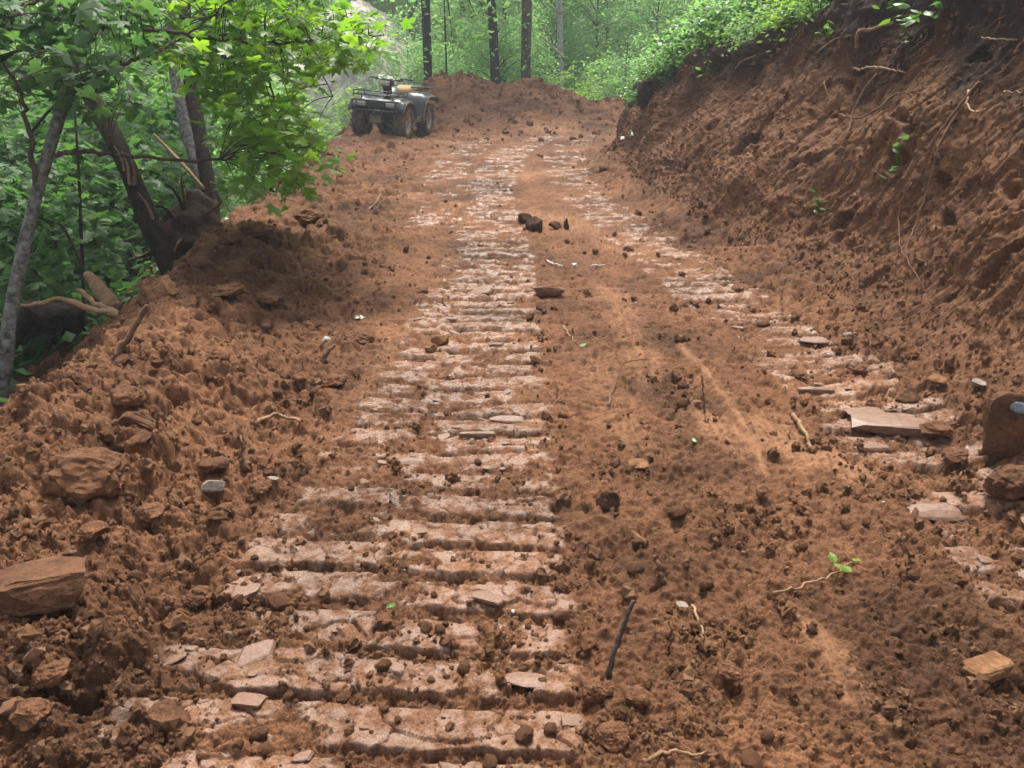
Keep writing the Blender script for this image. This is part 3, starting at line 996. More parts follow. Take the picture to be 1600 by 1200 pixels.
for i, (x, y, s) in enumerate([(-4.6, 21.2, .8), (-5.5, 22.0, .75), (-6.3, 21.3, .8), (-5.0, 23.6, .9), (-6.4, 23.9, .85), (-7.2, 22.8, .9), (-4.3, 19.4, .6), (-5.2, 19.8, .6), (-7.6, 25.5, 1.0), (-5.9, 26.2, .7)]):
    v = i % 2
    o = put(shr[v], cnt[v], x, y, gz(x, y) + .05, s, i * 1.7); cnt[v] += 1
    tag(o, SL[v] + (' nearest' if y < 20.5 else ' midway' if y < 23 else ' farthest') + ' before the pale clearing by the quad bike', 'shrub', 'shrubs before the clearing')

# ------------------------------------------------------------------ leafy saplings close on the left slope, shade put into their leaf colour
sap = [make_tree('maple_sapling', 2.6, .85, 1.15, 1150, 60, .13, M_SHADE, M_BARKB, .025, 41, MAPLE_V, MAPLE_F, .10, .17),
       make_tree('maple_sapling', 2.2, .95, .95, 1050, 55, .125, M_SHADE, M_BARKB, .022, 42, MAPLE_V, MAPLE_F, .08, .18)]
cnt = [0, 0]
for i, (x, y, s) in enumerate([(-3.6, 4.0, .72), (-4.2, 5.1, .9), (-3.75, 5.9, .75), (-4.9, 6.2, 1.05), (-4.3, 7.2, .95), (-5.6, 7.6, 1.2), (-4.8, 8.6, 1.05), (-6.2, 9.2, 1.3), (-5.2, 10.2, 1.1),
                               (-4.5, 3.6, .9), (-5.4, 4.8, 1.15), (-6.4, 6.0, 1.4), (-7.2, 7.6, 1.5), (-4.35, 9.6, .8), (-5.0, 12.0, 1.0), (-6.4, 11.2, 1.35), (-3.3, 3.2, .55)]):
    v = i % 2
    o = put(sap[v], cnt[v], x, y, gz(x, y) + .1, s, rs.uniform(0, 6.28)); cnt[v] += 1
    tag(o, ('large' if s > 1.12 else 'small' if s < .85 else 'middling') + ' shade-coloured maple sapling on the slope ' + ('beside the grey maple trunk' if y < 4.5 else 'behind the broken snag' if y < 7.3 else 'behind the close pair of trunks' if y < 10 else 'beyond the paired trunks'), 'sapling', 'maple saplings below the berm')

# low ground cover on the slope: leaves nobody could count
np.random.seed(77)
n = 9000
gy_ = np.random.uniform(2.2, 17, n); gx_ = itp(gy_, XE_Y, XE_X) - .15 - np.abs(np.random.normal(0, 1.6, n))
gz_ = T_far(gx_, gy_) - .25 + np.abs(np.random.normal(0, .16, n))
o = leaves_mesh('undergrowth', DI_V, DI_F, np.stack([gx_, gy_, gz_], 1), .10 * (.6 + .8 * np.random.rand(n)), M_SHADE, None, .5)
tag(o, 'low dark green ground cover on the slope below the berm', 'undergrowth', None, 'stuff')

# ------------------------------------------------------------------ vines and weeds along the top of the bank
vin = [make_shrub('bank_shrub', .75, .55, 480, 22, .135, M_VINE, 51, cr=.12),
       make_shrub('bank_shrub', .6, .5, 460, 20, .09, M_YLEAF, 52, cr=.12),
       make_shrub('bank_shrub', .9, .5, 520, 24, .085, M_FOREST, 53, cr=.12)]
cnt = [0, 0, 0]
VL = ['broad-leaved green weed clump', 'light green leafy weed clump', 'small-leaved dark weed clump']
k = 0
for y in np.arange(6.6, 14.2, .30):
    for j in range(3):
        xt = itp(y, XB_Y, XB_X) + itp(y, RN_Y, RN_X) * (.98 + .42 * j) + rs.normal(0, .06)
        v = int(rs.choice([0, 1, 2], p=[.45, .25, .3]))
        if y < 7.6 and j == 0: continue
        zz = itp(y, ZT_Y, ZT_X) * (1.0 + .09 * j) + .30 * .3 * j
        o = put(vin[v], cnt[v], xt, y, zz - .05, rs.uniform(.7, 1.1) * (.75 if j == 0 else 1), rs.uniform(0, 6.28), rs.normal(0, .12)); cnt[v] += 1
        tag(o, VL[v] + (' at the very lip of the bank' if j == 0 else ' just behind the bank lip' if j == 1 else ' set back on the bank top') + (', far end' if y > 11.5 else ', middle stretch' if y > 9 else ', nearer stretch'), 'weeds', 'weeds along the top of the bank')
for (x, y, zz, s) in [(1.98, 12.35, .62, .6), (2.05, 12.0, .55, .55), (2.0, 12.6, .35, .5), (2.2, 11.7, .8, .6)]:
    o = put(vin[0], 1, x, y, zz, s, rs.uniform(0, 6.28))
    tag(o, 'green vine clump hanging over the far end of the cut bank', 'weeds', 'vines hanging over the far end of the bank')
for (x, y) in [(4.4, 6.0), (4.9, 6.6), (5.2, 5.2), (4.6, 5.2), (5.6, 7.6), (4.9, 8.3), (4.6, 9.3), (5.0, 10.6), (4.4, 11.6), (4.6, 13), (5.8, 9.2), (6.2, 11.8), (5.4, 14.2)]:
    v = int(rs.choice([0, 2]))
    o = put(vin[v], cnt[v], x, y, gz(x, y) + .30, rs.uniform(1.1, 1.7), rs.uniform(0, 6.28)); cnt[v] += 1
    tag(o, VL[v] + ' on the hillside set back from the bank', 'weeds', 'weeds on the hillside behind the bank')

# branch of pointed leaves hanging over the lip near the camera
def leafy_spray(name, stem_px, depth, nl, ls, mat, label, cat, seed, LV=OV_V, LF=OV_F, r=.006, sm=M_ROOTD):
    rng = np.random.RandomState(seed); np.random.seed(seed)
    P = spline([unp(p[0], p[1], depth + (p[2] if len(p) > 2 else 0)) for p in stem_px], 6)
    base = P[0]
    e = empty(name, tuple(base))
    L = [p - base for p in P]
    V, Fc = tube_geo(L, list(np.linspace(r, r * .35, len(L))), 6)
    mk('stem', V, Fc, sm, e)
    pos = []
    for i in range(nl):
        t = rng.uniform(.1, 1) * (len(L) - 1); a = int(min(t, len(L) - 2)); q = L[a] + (L[a + 1] - L[a]) * (t - a)
        pos.append(q + rng.normal(0, ls * .45, 3))
    pos = np.array(pos); xv, yv, zv = leaf_frames(leaf_norms(nl, .45), rng.rand(nl) * 6.283)
    me0 = bpy.data.meshes.new('leaf'); set_mesh(me0, LV, LF, False); me0.materials.append(mat)
    for i in range(nl):
        o = bpy.data.objects.new('leaf', me0); COL.objects.link(o); o.parent = e
        s = ls * rng.uniform(.7, 1.25)
        o.matrix_local = Matrix.Translation(Vector(pos[i])) @ Matrix((tuple(xv[i]), tuple(yv[i]), tuple(zv[i]))).transposed().to_4x4() @ Matrix.Scale(s, 4)
    return tag(e, label, cat)


leafy_spray('leafy_branch', [(1625, 0), (1560, 18), (1500, 22), (1440, 22), (1392, 28)], 5.4, 46, .10, M_VINE, 'branch of pointed green leaves hanging over the dark bank lip', 'branch', 3)
leafy_spray('leafy_branch', [(1640, 10), (1600, 12), (1560, 10), (1540, 25)], 5.0, 22, .11, M_YLEAF, 'light green leaf spray at the upper corner of the bank', 'branch', 4)
leafy_spray('leafy_branch', [(1470, -30), (1430, -8), (1400, 4), (1385, 8)], 5.9, 16, .09, M_VINE, 'small leafy twig at the bank top beside the pointed-leaf branch', 'branch', 5)

# ------------------------------------------------------------------ the maple leaning in from the left
maple = empty('maple_tree', tuple(unp(-12, 640, 4.3)))
MB0 = np.array(maple.location)


def px_path(pts):
    return [unp(*p) - MB0 for p in pts]


tpath = px_path([(-20, 700, 4.3), (8, 560, 4.3), (20, 470, 4.35), (58, 300, 4.5), (108, 130, 4.7), (140, 0, 4.9), (175, -300, 5.2), (200, -800, 5.6), (215, -1500, 6.0)])
trunk_mesh('trunk', tpath, [.044, .040, .036, .034, .032, .030, .026, .018, .01], M_BARKG, maple, 14, 5, .07, 8)
BR = [
    [(138, 60, 4.85), (175, 40, 4.9), (300, 55, 5.1), (400, 70, 5.3), (500, 62, 5.5), (600, 55, 5.7)],
    [(105, 150, 4.7), (165, 110, 4.8), (230, 85, 4.9), (300, 48, 5.1), (370, -10, 5.4), (450, -60, 5.8)],
    [(86, 243, 4.55), (120, 236, 4.6), (200, 243, 4.8), (300, 251, 5.2), (400, 243, 5.6), (470, 230, 5.9), (530, 245, 6.1)],
    [(165, -150, 5.0), (260, -120, 5.4), (380, -60, 5.9), (470, 60, 6.2), (520, 150, 6.4)],
    [(170, -250, 5.1), (300, -200, 5.8), (380, -20, 6.3), (420, 120, 6.6), (440, 240, 6.7), (430, 300, 6.7)],
    [(60, 300, 4.5), (40, 180, 4.4), (20, 120, 4.2), (-30, 60, 4.0)],
    [(130, 30, 4.9), (90, -20, 4.6), (40, 10, 4.4), (0, 40, 4.3)],
]
brp = []
for i, b in enumerate(BR):
    P = spline(px_path(b), 8)
    P = jitter(P, .008, 60 + i)
    V, Fc = tube_geo(P, list(np.linspace(.017, .004, len(P))), 6)
    mk('branch', V, Fc, M_BARKB, maple)
    brp += [(p, i) for p in P[3:]]
BP = np.array([p for p, _ in brp])
REG = [(170, -60), (330, -60), (480, -60), (560, 0), (590, 45), (580, 80), (540, 100), (490, 110), (455, 150), (480, 200), (520, 255), (500, 280), (455, 295), (410, 310), (370, 300), (350, 220), (345, 150), (300, 110), (210, 90)]


def inpoly(x, y, poly):
    c = False; j = len(poly) - 1
    for i in range(len(poly)):
        xi, yi = poly[i]; xj, yj = poly[j]
        if (yi > y) != (yj > y) and x < (xj - xi) * (y - yi) / (yj - yi) + xi: c = not c
        j = i
    return c


rng = np.random.RandomState(9); np.random.seed(9)
LP = []; mb = MB()
ncl = 0
while ncl < 440:
    px, py = rng.uniform(150, 610), rng.uniform(-60, 330)
    if not inpoly(px, py, REG): continue
    q = unp(px, py, rng.uniform(4.9, 6.9)) - MB0
    d = np.linalg.norm(BP - q, axis=1); k = d.argmin()
    if d[k] > .95: continue
    ncl += 1
    s0 = BP[k]; mid = (s0 + q) / 2 + np.array([0, 0, .10 * d[k]])
    V, Fc = tube_geo(spline([s0, mid, q], 3), list(np.linspace(.005, .0018, 7)), 4, False); mb.add(V, Fc)
    for j in range(rng.randint(5, 10)):
        LP.append(q + rng.normal(0, 1, 3) * np.array([.10, .10, .045]))
LPS = []
for _ in range(120):      # sprays towards the frame corner, shade painted in as a darker leaf green
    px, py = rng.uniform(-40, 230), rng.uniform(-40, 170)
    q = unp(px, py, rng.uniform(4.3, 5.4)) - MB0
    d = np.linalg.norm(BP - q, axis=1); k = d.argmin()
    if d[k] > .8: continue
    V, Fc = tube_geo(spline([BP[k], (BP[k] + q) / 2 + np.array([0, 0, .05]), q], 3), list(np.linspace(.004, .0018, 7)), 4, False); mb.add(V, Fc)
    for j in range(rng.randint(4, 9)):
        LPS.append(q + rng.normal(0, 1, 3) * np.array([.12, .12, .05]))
mb.build('twigs', M_BARKB, maple, True)
LP = np.array(LP)
LPS = np.array(LPS)
leaves_mesh('shade_painted_foliage', MAPLE_V, MAPLE_F, LPS, .10 * (.5 + .85 * rng.rand(len(LPS))), M_SHADE, maple, .6, kind='stuff')
wp = LP + MB0 - np.array([0, 0, CAMZ])
dep = wp[:, 1] * CP - wp[:, 2] * SP
lpx = 800 + F * wp[:, 0] / dep; lpy = 600 - F * (wp[:, 1] * SP + wp[:, 2] * CP) / dep
order = np.argsort(dep + np.where((lpx < 0) | (lpy < 0), 9, 0))
front = order[:300]; rest = order[300:]
lsz = .092 * (.5 + .85 * rng.rand(len(LP)))
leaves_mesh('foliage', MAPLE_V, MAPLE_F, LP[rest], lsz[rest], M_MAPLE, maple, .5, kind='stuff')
me0 = bpy.data.meshes.new('leaf'); set_mesh(me0, MAPLE_V, MAPLE_F, False); me0.materials.append(M_MAPLE)
xv, yv, zv = leaf_frames(leaf_norms(300, .5), rng.rand(300) * 6.283)
for i, k in enumerate(front):
    o = bpy.data.objects.new('leaf', me0); COL.objects.link(o); o.parent = maple
    o.matrix_local = Matrix.Translation(Vector(LP[k])) @ Matrix((tuple(xv[i]), tuple(yv[i]), tuple(zv[i]))).transposed().to_4x4() @ Matrix.Scale(float(lsz[k]), 4)
tag(maple, 'leaning grey mottled maple with bright leafy branches reaching over the road edge', 'tree')

# ------------------------------------------------------------------ other trunks near the road edge
def px_tree(name, pts, rad, mat, label, seed, crown=None, n=12):
    b = unp(*pts[0]); e = empty(name, tuple(b))
    P = [unp(*p) - b for p in pts]
    trunk_mesh('trunk', P, rad, mat, e, n, seed, .09, 7)
    if crown:
        nl, rx, rz, ls, m = crown
        np.random.seed(seed)
        q, cl = clump_points(nl, 50, rx, rz, .5, 0, .4, seed)
        top = P[-1] - np.array([0, 0, rz * .6])
        mb = MB()
        for c in cl[::3]:
            s0 = P[-1] - np.array([0, 0, rz * 1.2])
            V, Fc = tube_geo(spline([s0, (s0 + c + top) / 2 + np.array([0, 0, .2]), c + top], 4), list(np.linspace(rad[-1], .01, 9)), 5); mb.add(V, Fc)
        mb.build('limbs', mat, e, True)
        leaves_mesh('crown', DI_V, DI_F, q + top, ls * (.6 + .7 * np.random.rand(nl)), m, e, .6)
    return tag(e, label, 'tree'), P


snag, SPp = px_tree('broken_snag', [(285, 470, 6.1), (262, 412, 6.1), (228, 335, 6.15), (192, 245, 6.25), (155, 175, 6.35), (130, 128, 6.4), (126, 118, 6.4)], [.085, .082, .078, .076, .072, .066, .02], M_BARKD,
                    'dark leaning tree trunk with snapped top at the berm edge', 71)
b0 = np.array(snag.location)
mb = MB()
for (p, q) in [((195, 268, 6.14), (178, 228, 6.18)), ((203, 290, 6.1), (190, 235, 6.16)), ((210, 290, 6.1), (205, 250, 6.12)), ((240, 345, 6.02), (215, 300, 6.06))]:
    a_, c_ = unp(*p) - b0, unp(*q) - b0
    V, Fc = tube_geo(spline([a_, (a_ + c_) / 2 + .01, c_], 4), list(np.linspace(.016, .004, 5)), 5); mb.add(V, Fc)
mb.build('splintered_wood', M_ROOTD, snag, False)
px_tree('dark_tree', [(334, 345, 8.3), (327, 300, 8.3), (312, 210, 8.4), (298, 135, 8.5), (290, 60, 8.6), (285, -200, 8.9), (282, -700, 9.3)], [.085, .080, .074, .070, .065, .05, .03], M_BARKD,
        'dark trunk behind the maple leaves, darker of the close pair', 72, (1500, 1.6, 1.6, .14, M_SHADE))
px_tree('grey_tree', [(326, 335, 8.6), (318, 300, 8.6), (300, 235, 8.7), (284, 175, 8.8), (268, 60, 9.0), (255, -250, 9.4), (250, -600, 9.8)], [.075, .072, .068, .065, .06, .05, .025], M_BARKG,
        'thin grey trunk behind the maple leaves, paler of the close pair', 73, (1300, 1.4, 1.4, .14, M_SHADE))
px_tree('dark_sapling', [(132, 520, 5.6), (128, 400, 5.6), (122, 250, 5.7), (115, 150, 5.8), (112, 60, 5.9)], [.012, .011, .010, .009, .006], M_BARKD,
        'thin dark upright stem between the grey maple and the broken snag', 74, None, 7)
px_tree('dark_sapling', [(134, 432, 5.5), (110, 375, 5.5), (92, 350, 5.5), (62, 340, 5.6), (40, 320, 5.7)], [.010, .009, .008, .006, .004], M_BARKD,
        'thin dark dead branch leaning up from the broken stump', 75, None, 7)
px_tree('dark_sapling', [(45, 212, 6.0), (75, 175, 6.0), (100, 155, 6.0), (125, 160, 6.0)], [.010, .011, .011, .008], M_BARKD,
        'short dark bent branch crossing the grey maple trunk', 76, None, 7)
px_tree('dark_sapling', [(-20, 98, 5.2), (10, 88, 5.2), (45, 78, 5.2), (110, 68, 5.3)], [.024, .022, .016, .008], M_BARKD,
        'dark broken bough entering the upper corner of the wood', 77, None, 8)
px_tree('pale_pole', [(318, 295, 7.9), (290, 262, 7.9), (262, 232, 8.0), (240, 210, 8.0)], [.020, .019, .017, .014], M_ROOT,
        'pale fallen pole leaning among the leaves by the close pair of trunks', 78, None, 7)
px_tree('pale_pole', [(505, 255, 8.8), (485, 215, 8.8), (462, 175, 8.9), (445, 155, 9.0)], [.012, .011, .009, .006], M_BARKP,
        'pale thin twig rising behind the lowest maple leaves', 79, None, 6)

# far trunks beyond the mound
def far_tree(name, x0, x1, depth, wpx, mat, label, seed, top=13.0, crown=True, py0=150):
    r = wpx * depth / F / 2
    b = unp(x0, py0, depth); b[2] = gz(b[0], b[1]) - .3
    t0 = unp(x1, 0, depth)
    e = empty(name, tuple(b)); rng = np.random.RandomState(seed); np.random.seed(seed)
    k = (top - b[2]) / (t0[2] - b[2])
    P = [(t0 - b) * np.array([t, t, t]) + np.array([rng.normal(0, .02), 0, 0]) for t in np.linspace(0, k, 9)]
    for p, t in zip(P, np.linspace(0, k, 9)):
        p[0] = (t0[0] - b[0]) * min(t, 1.6); p[1] = (t0[1] - b[1]) * min(t, 1.6)
    trunk_mesh('trunk', P, [r * 1.2, r * 1.02, r, r * .95, r * .85, r * .7, r * .5, r * .3, r * .1], mat, e, 12, seed, .06, 6)
    if crown:
        q, cl = clump_points(1100, 44, 1.7, 2.4, .5, 0, .4, seed)
        tp = P[-1] - np.array([0, 0, 2.2]); mb = MB()
        for c in cl[::3]:
            s0 = P[-3]
            V, Fc = tube_geo(spline([s0, (s0 + c + tp) / 2 + np.array([0, 0, .3]), c + tp], 4), list(np.linspace(r * .4, .012, 9)), 5); mb.add(V, Fc)
        mb.build('limbs', mat, e, True)
        leaves_mesh('crown', DI_V, DI_F, q + tp, .17 * (.6 + .7 * np.random.rand(1100)), M_FOREST, e, .6)
    return tag(e, label, 'tree')


far_tree('dark_tree', 668, 665, 20.5, 14, M_BARKD, 'dark straight trunk just behind the parked quad bike', 81)
far_tree('dark_tree', 783, 768, 20.0, 15, M_BARKD, 'dark leaning trunk behind the middle of the mound, left of two', 82)
far_tree('dark_tree', 820, 823, 20.2, 16, M_BARKB, 'brown scarred trunk behind the middle of the mound, right of two', 83)
ft = far_tree('pale_tree', 883, 874, 21.5, 9, M_BARKP, 'slender pale grey tree with bare side limbs behind the mound', 84)
b0 = np.array(ft.location)
for pts in [[(882, 92, 21.5), (868, 78, 21.3), (852, 62, 21.2), (843, 56, 21.1)], [(876, 20, 21.5), (862, 10, 21.4), (850, 2, 21.3)], [(850, 130, 21.2), (848, 118, 21.3), (838, 105, 21.3)]][:2]:
    P = spline([unp(*p) - b0 for p in pts], 5)
    V, Fc = tube_geo(P, list(np.linspace(.04, .015, len(P))), 6); mk('limb', V, Fc, M_BARKP, ft)
far_tree('thin_tree', 788, 788, 22.5, 6, M_BARKB, 'thin brown stem between the two trunks behind the mound', 85, 9, True)
far_tree('thin_tree', 698, 694, 19.5, 3.5, M_BARKD, 'thin dark sapling stem beside the trunk behind the quad bike', 86, 5, True, 118)
far_tree('thin_tree', 733, 738, 27, 4, M_BARKB, 'thin faint stem in the wood left of the leaning trunk', 87, 9, True)
far_tree('thin_tree', 952, 948, 27, 4, M_BARKB, 'thin faint stem in the wood right of the pale tree', 88, 9, True)

# ------------------------------------------------------------------ pale gravel clearing seen through the gap
def rock_geo(seed, dims, sub=3, planes=9, nz=.05, rounded=0.0, boxy=False):
    rng = np.random.RandomState(seed)
    import bmesh
    bm = bmesh.new(); bmesh.ops.create_icosphere(bm, subdivisions=sub, radius=1)
    V = np.array([v.co[:] for v in bm.verts]); Fc = [tuple(v.index for v in f.verts) for f in bm.faces]; bm.free()
    if boxy:
        V = np.sign(V) * np.abs(V) ** .42
    for i in range(planes):
        nn = rng.normal(size=3); nn /= np.linalg.norm(nn); d = rng.uniform(.45, .8) + rounded
        if boxy:
            nn[2] *= .45; nn /= np.linalg.norm(nn); d = rng.uniform(.75, 1.15)
        ex = np.maximum(0, V @ nn - d); V = V - nn * ex[:, None]
    o = V / (np.linalg.norm(V, axis=1, keepdims=True) + 1e-9)
    nn_ = sum(fbm(o[:, a_] * 1.9 + seed, o[:, b_] * 1.9, 4, seed + a_) + .5 * fbm(o[:, a_] * 5 + 3, o[:, b_] * 5, 3, seed + 7 + a_) for a_, b_ in ((0, 1), (1, 2), (2, 0))) * .6
    V = V * (1 + nz * nn_[:, None])
    V = V / np.abs(V).max(0)
    return V * np.array(dims) * .5, np.array(Fc)


cx, cy = -6.9, 31.5
n_ = 90
hx = np.linspace(-4.2, 4.2, n_); hy = np.linspace(-4, 4, n_)
HX, HY = np.meshgrid(hx, hy, indexing='ij')
HZ = 3.0 * np.clip(1 - (HX / 4.2) ** 2 - (HY / 4) ** 2, 0, 1) ** .8 + .45 * fbm(HX * 1.2, HY * 1.2, 5, 901, .65) + np.vectorize(gz)(HX + cx, HY + cy) - .25
idx = np.arange(HX.size).reshape(HX.shape)
QG = np.stack([idx[:-1, :-1], idx[1:, :-1], idx[1:, 1:], idx[:-1, 1:]], -1).reshape(-1, 4)
o = mk('gravel_clearing', np.stack([HX + cx, HY + cy, HZ], -1).reshape(-1, 3), QG, M_GRAVEL); o['kind'] = 'structure'
rb = np.random.RandomState(55)
for i in range(12):
    x, y = cx + rb.uniform(-3.2, 3.2), cy - rb.uniform(1.0, 3.6)
    r = rb.uniform(.25, .75)
    V, Fc = rock_geo(600 + i, (r * 2, r * 1.6, r * 1.3), 2, 8)
    zz = 3.0 * max(0, 1 - ((x - cx) / 4.2) ** 2 - ((y - cy) / 4) ** 2) ** .8 + gz(x, y) - .2
    o = mk('boulder', V, Fc, M_WHITE, None, False); o.location = (x, y, zz + r * .3); o.rotation_euler = (0, 0, rb.uniform(0, 6))
    tag(o, 'pale boulder in the bright clearing behind the quad bike', 'boulder', 'pale boulders in the clearing')

#@@PART3
# ------------------------------------------------------------------ the quad bike
M_PLAS = simple('dusty_dark_plastic', (.008, .010, .013), (.026, .027, .028), 5, .34, .08, .003, .5)
M_BLACK = simple('black_steel_tube', (.012, .012, .013), (.03, .03, .03), 30, .45, .1, .002, .5)
M_TYRE = simple('muddy_tyre_rubber', (.045, .036, .030), (.20, .145, .10), 9, .9, .3, .004)
M_RIM = simple('muddy_steel_rim', (.24, .19, .14), (.45, .40, .33), 9, .6, .2, .003, .5)
M_SEAT = simple('worn_tan_seat', (.30, .165, .06), (.46, .28, .11), 12, .6, .2, .004)
M_LENS = simple('headlight_lens', (.30, .31, .30), (.50, .50, .47), 40, .12, .1, .002, .8)
M_MUDDY = simple('muddy_plastic', (.09, .07, .055), (.22, .155, .105), 8, .8, .2, .004)
M_AMBER = simple('amber_lens', (.55, .30, .10), (.70, .45, .2), 40, .2, .1, .002, .8)

fl = gp(606, 217)[0]
AT = empty('quad_bike', (-2.14, 14.70, 0), scale=.92)
AT.rotation_euler = (R(1.5), R(-3.5), R(167.5))
tag(AT, 'dark muddy quad bike with racks and tan seat parked at the road edge', 'quad bike')


def wheel(x, y, r, wd, rimside):
    e = MB()
    h = wd / 2
    prof = [(-h * .62, r * .52), (-h * .95, r * .66), (-h, r * .80), (-h * .86, r * .90), (-h * .45, r * .945), (0, r * .955), (h * .45, r * .945), (h * .86, r * .90), (h, r * .80), (h * .95, r * .66), (h * .62, r * .52)]
    e.lathe(prof, 30, 'x')
    nl = 16
    for i in range(nl):                         # chevron lugs
        for sgn in (-1, 1):
            a0 = 2 * math.pi * (i + (.5 if sgn > 0 else 0)) / nl
            ring = []
            for k in range(4):
                t = k / 3
                xx = sgn * h * (.05 + .98 * t); a = a0 + t * .26
                rr = r * (.945 if t < .7 else .90)
                for (da, dr) in ((-.055, -.01), (-.045, .058), (.045, .058), (.055, -.01)):
                    ring.append((xx, (rr + dr * r) * math.cos(a + da), (rr + dr * r) * math.sin(a + da)))
            Fc = []
            for k in range(3):
                for q in range(3):
                    Fc.append((k * 4 + q, k * 4 + q + 1, k * 4 + 5 + q, k * 4 + 4 + q))
            Fc += [(0, 1, 2, 3), (15, 14, 13, 12)]
            e.add(ring, Fc)
    o = e.build('wheel', M_TYRE, AT, True)
    o.location = (x, y, r)
    rm = MB()
    s = rimside
    rm.lathe([(s * h * .70, r * .56), (s * h * .72, r * .50), (s * h * .30, r * .46), (s * h * .18, r * .30), (s * h * .34, r * .22), (s * h * .42, r * .12), (s * h * .42, .001)], 24, 'x')
    rm.lathe([(-s * h * .66, r * .54), (-s * h * .2, r * .45), (-s * h * .1, .001)], 20, 'x')
    rm.build('rim', M_RIM, o, True)
    hb = MB()
    for k in range(4):
        a = k * math.pi / 2 + .4
        hb.box((s * h * .40, r * .2 * math.cos(a), r * .2 * math.sin(a)), (.02, .02, .02))
    hb.build('lug_nuts', M_BLACK, o)
    return o


for (x, y, s) in [(-.415, .62, -1), (.415, .62, 1), (-.42, -.63, -1), (.42, -.63, 1)]:
    wheel(x, y, .315, .235, s)


def fz(x, y):     # front cowl and fenders
    ax = abs(x)
    arch = .70 + .045 * math.exp(-((y - .62) / .25) ** 2) * (ax > .25)
    z = arch + .03 * (1 - ax / .5)
    if ax > .40: z -= (ax - .40) * .45
    if y > .86: z -= (y - .86) * .9
    if y < .40: z -= (.40 - y) * 1.15 * max(0, (ax - .2) / .3)
    return (x, y, z)


fb = MB(); fb.sheet(lambda u, v: fz(v, u), list(np.linspace(.20, 1.0, 17)), list(np.linspace(-.54, .54, 19)), .025)
body = fb.build('front_fender', M_PLAS, AT, True)


def rz_(x, y):    # rear fender, taller, sweeping down to the footwells
    ax = abs(x)
    z = .80 + .02 * (1 - ax / .5)
    if ax > .42: z -= (ax - .42) * .5
    if y > -.42: z -= ((y + .42) / .30) ** 1.6 * .40 * min(1, max(0, (ax - .16) / .14))
    if y < -.95: z -= (-.95 - y) * .8
    return (x, y, z)


MB().sheet(lambda u, v: rz_(v, u), list(np.linspace(-1.10, -.10, 19)), list(np.linspace(-.55, .55, 19)), .025).build('rear_fender', M_PLAS, AT, True)
for s in (-1, 1):     # pale worn arch edge of each rear fender
    pts = [(s * .555, -1.08, .64), (s * .555, -.95, .735), (s * .555, -.65, .745), (s * .555, -.42, .735), (s * .55, -.26, .61), (s * .55, -.12, .36)]
    MB().tube(spline(pts, 4), .013, 5).build('fender_edge', M_MUDDY, AT, True)
    pts = [(s * .545, .98, .56), (s * .545, .85, .66), (s * .545, .62, .695), (s * .545, .40, .63), (s * .54, .22, .44)]
    MB().tube(spline(pts, 4), .011, 5).build('fender_edge', M_MUDDY, AT, True)
    MB().box((s * .36, -.02, .32), (.30, .62, .03), None, .01).box((s * .50, -.02, .36), (.02, .60, .08), None, .006).box((s * .33, -.10, .45), (.03, .34, .26), None, .01).build('footwell', M_MUDDY, AT)
# tank cover and seat
tk = MB()
prof = [(.42, .17, .70, .10), (.30, .15, .84, .12), (.15, .14, .92, .14), (.0, .13, .90, .16), (-.12, .13, .84, .18)]
ring = []
for (y, hw, zt_, dz) in prof:
    ring += [(-hw - .06, y, zt_ - dz * 1.9), (-hw, y, zt_ - dz * .6), (-hw * .6, y, zt_), (hw * .6, y, zt_), (hw, y, zt_ - dz * .6), (hw + .06, y, zt_ - dz * 1.9)]
Fc = [(i * 6 + k, i * 6 + k + 1, i * 6 + 7 + k, i * 6 + 6 + k) for i in range(4) for k in range(5)] + [(0, 1, 2, 3, 4, 5), (29, 28, 27, 26, 25, 24)]
tk.add(ring, Fc); tk.build('tank_cover', M_PLAS, AT, True)
st = MB(); ring = []
for (y, hw, zt_) in [(.06, .10, .90), (-.05, .14, .905), (-.25, .16, .895), (-.45, .17, .90), (-.60, .17, .93), (-.66, .15, .90)]:
    ring += [(-hw, y, zt_ - .12), (-hw * .98, y, zt_ - .04), (-hw * .7, y, zt_), (hw * .7, y, zt_), (hw * .98, y, zt_ - .04), (hw, y, zt_ - .12)]
Fc = [(i * 6 + k, i * 6 + k + 1, i * 6 + 7 + k, i * 6 + 6 + k) for i in range(5) for k in range(5)] + [(0, 1, 2, 3, 4, 5), (35, 34, 33, 32, 31, 30)]
st.add(ring, Fc); st.build('seat', M_SEAT, AT, True)
# handlebar pod, bars, grips
MB().box((0, .40, .90), (.16, .10, .30), Matrix.Rotation(R(-22), 3, 'X'), .02).build('steering_column', M_PLAS, AT)
pod = MB().box((0, .44, 1.0), (.25, .17, .17), Matrix.Rotation(R(-10), 3, 'X'), .045).build('headlight_pod', M_PLAS, AT, True)
MB().box((0, .535, .985), (.19, .02, .085), None, .008).build('lens', M_LENS, pod)
for s in (-1, 1):
    MB().box((s * .045, .552, .985), (.05, .012, .045), None, .005).build('bulb', M_AMBER, pod)
hbp = spline([(-.40, .22, 1.06), (-.30, .27, 1.07), (-.15, .34, 1.04), (0, .36, 1.02), (.15, .34, 1.04), (.30, .27, 1.07), (.40, .22, 1.06)], 4)
hb = MB().tube(hbp, .014, 7).build('handlebar', M_BLACK, AT, True)
for s in (-1, 1):
    MB().tube([(s * .30, .27, 1.07), (s * .42, .21, 1.06)], .02, 8).build('grip', M_BLACK, hb, True)
    MB().tube([(s * .26, .33, 1.06), (s * .42, .28, 1.05)], .007, 5).box((s * .25, .31, 1.06), (.05, .06, .05), None, .01).build('brake_lever', M_BLACK, hb)
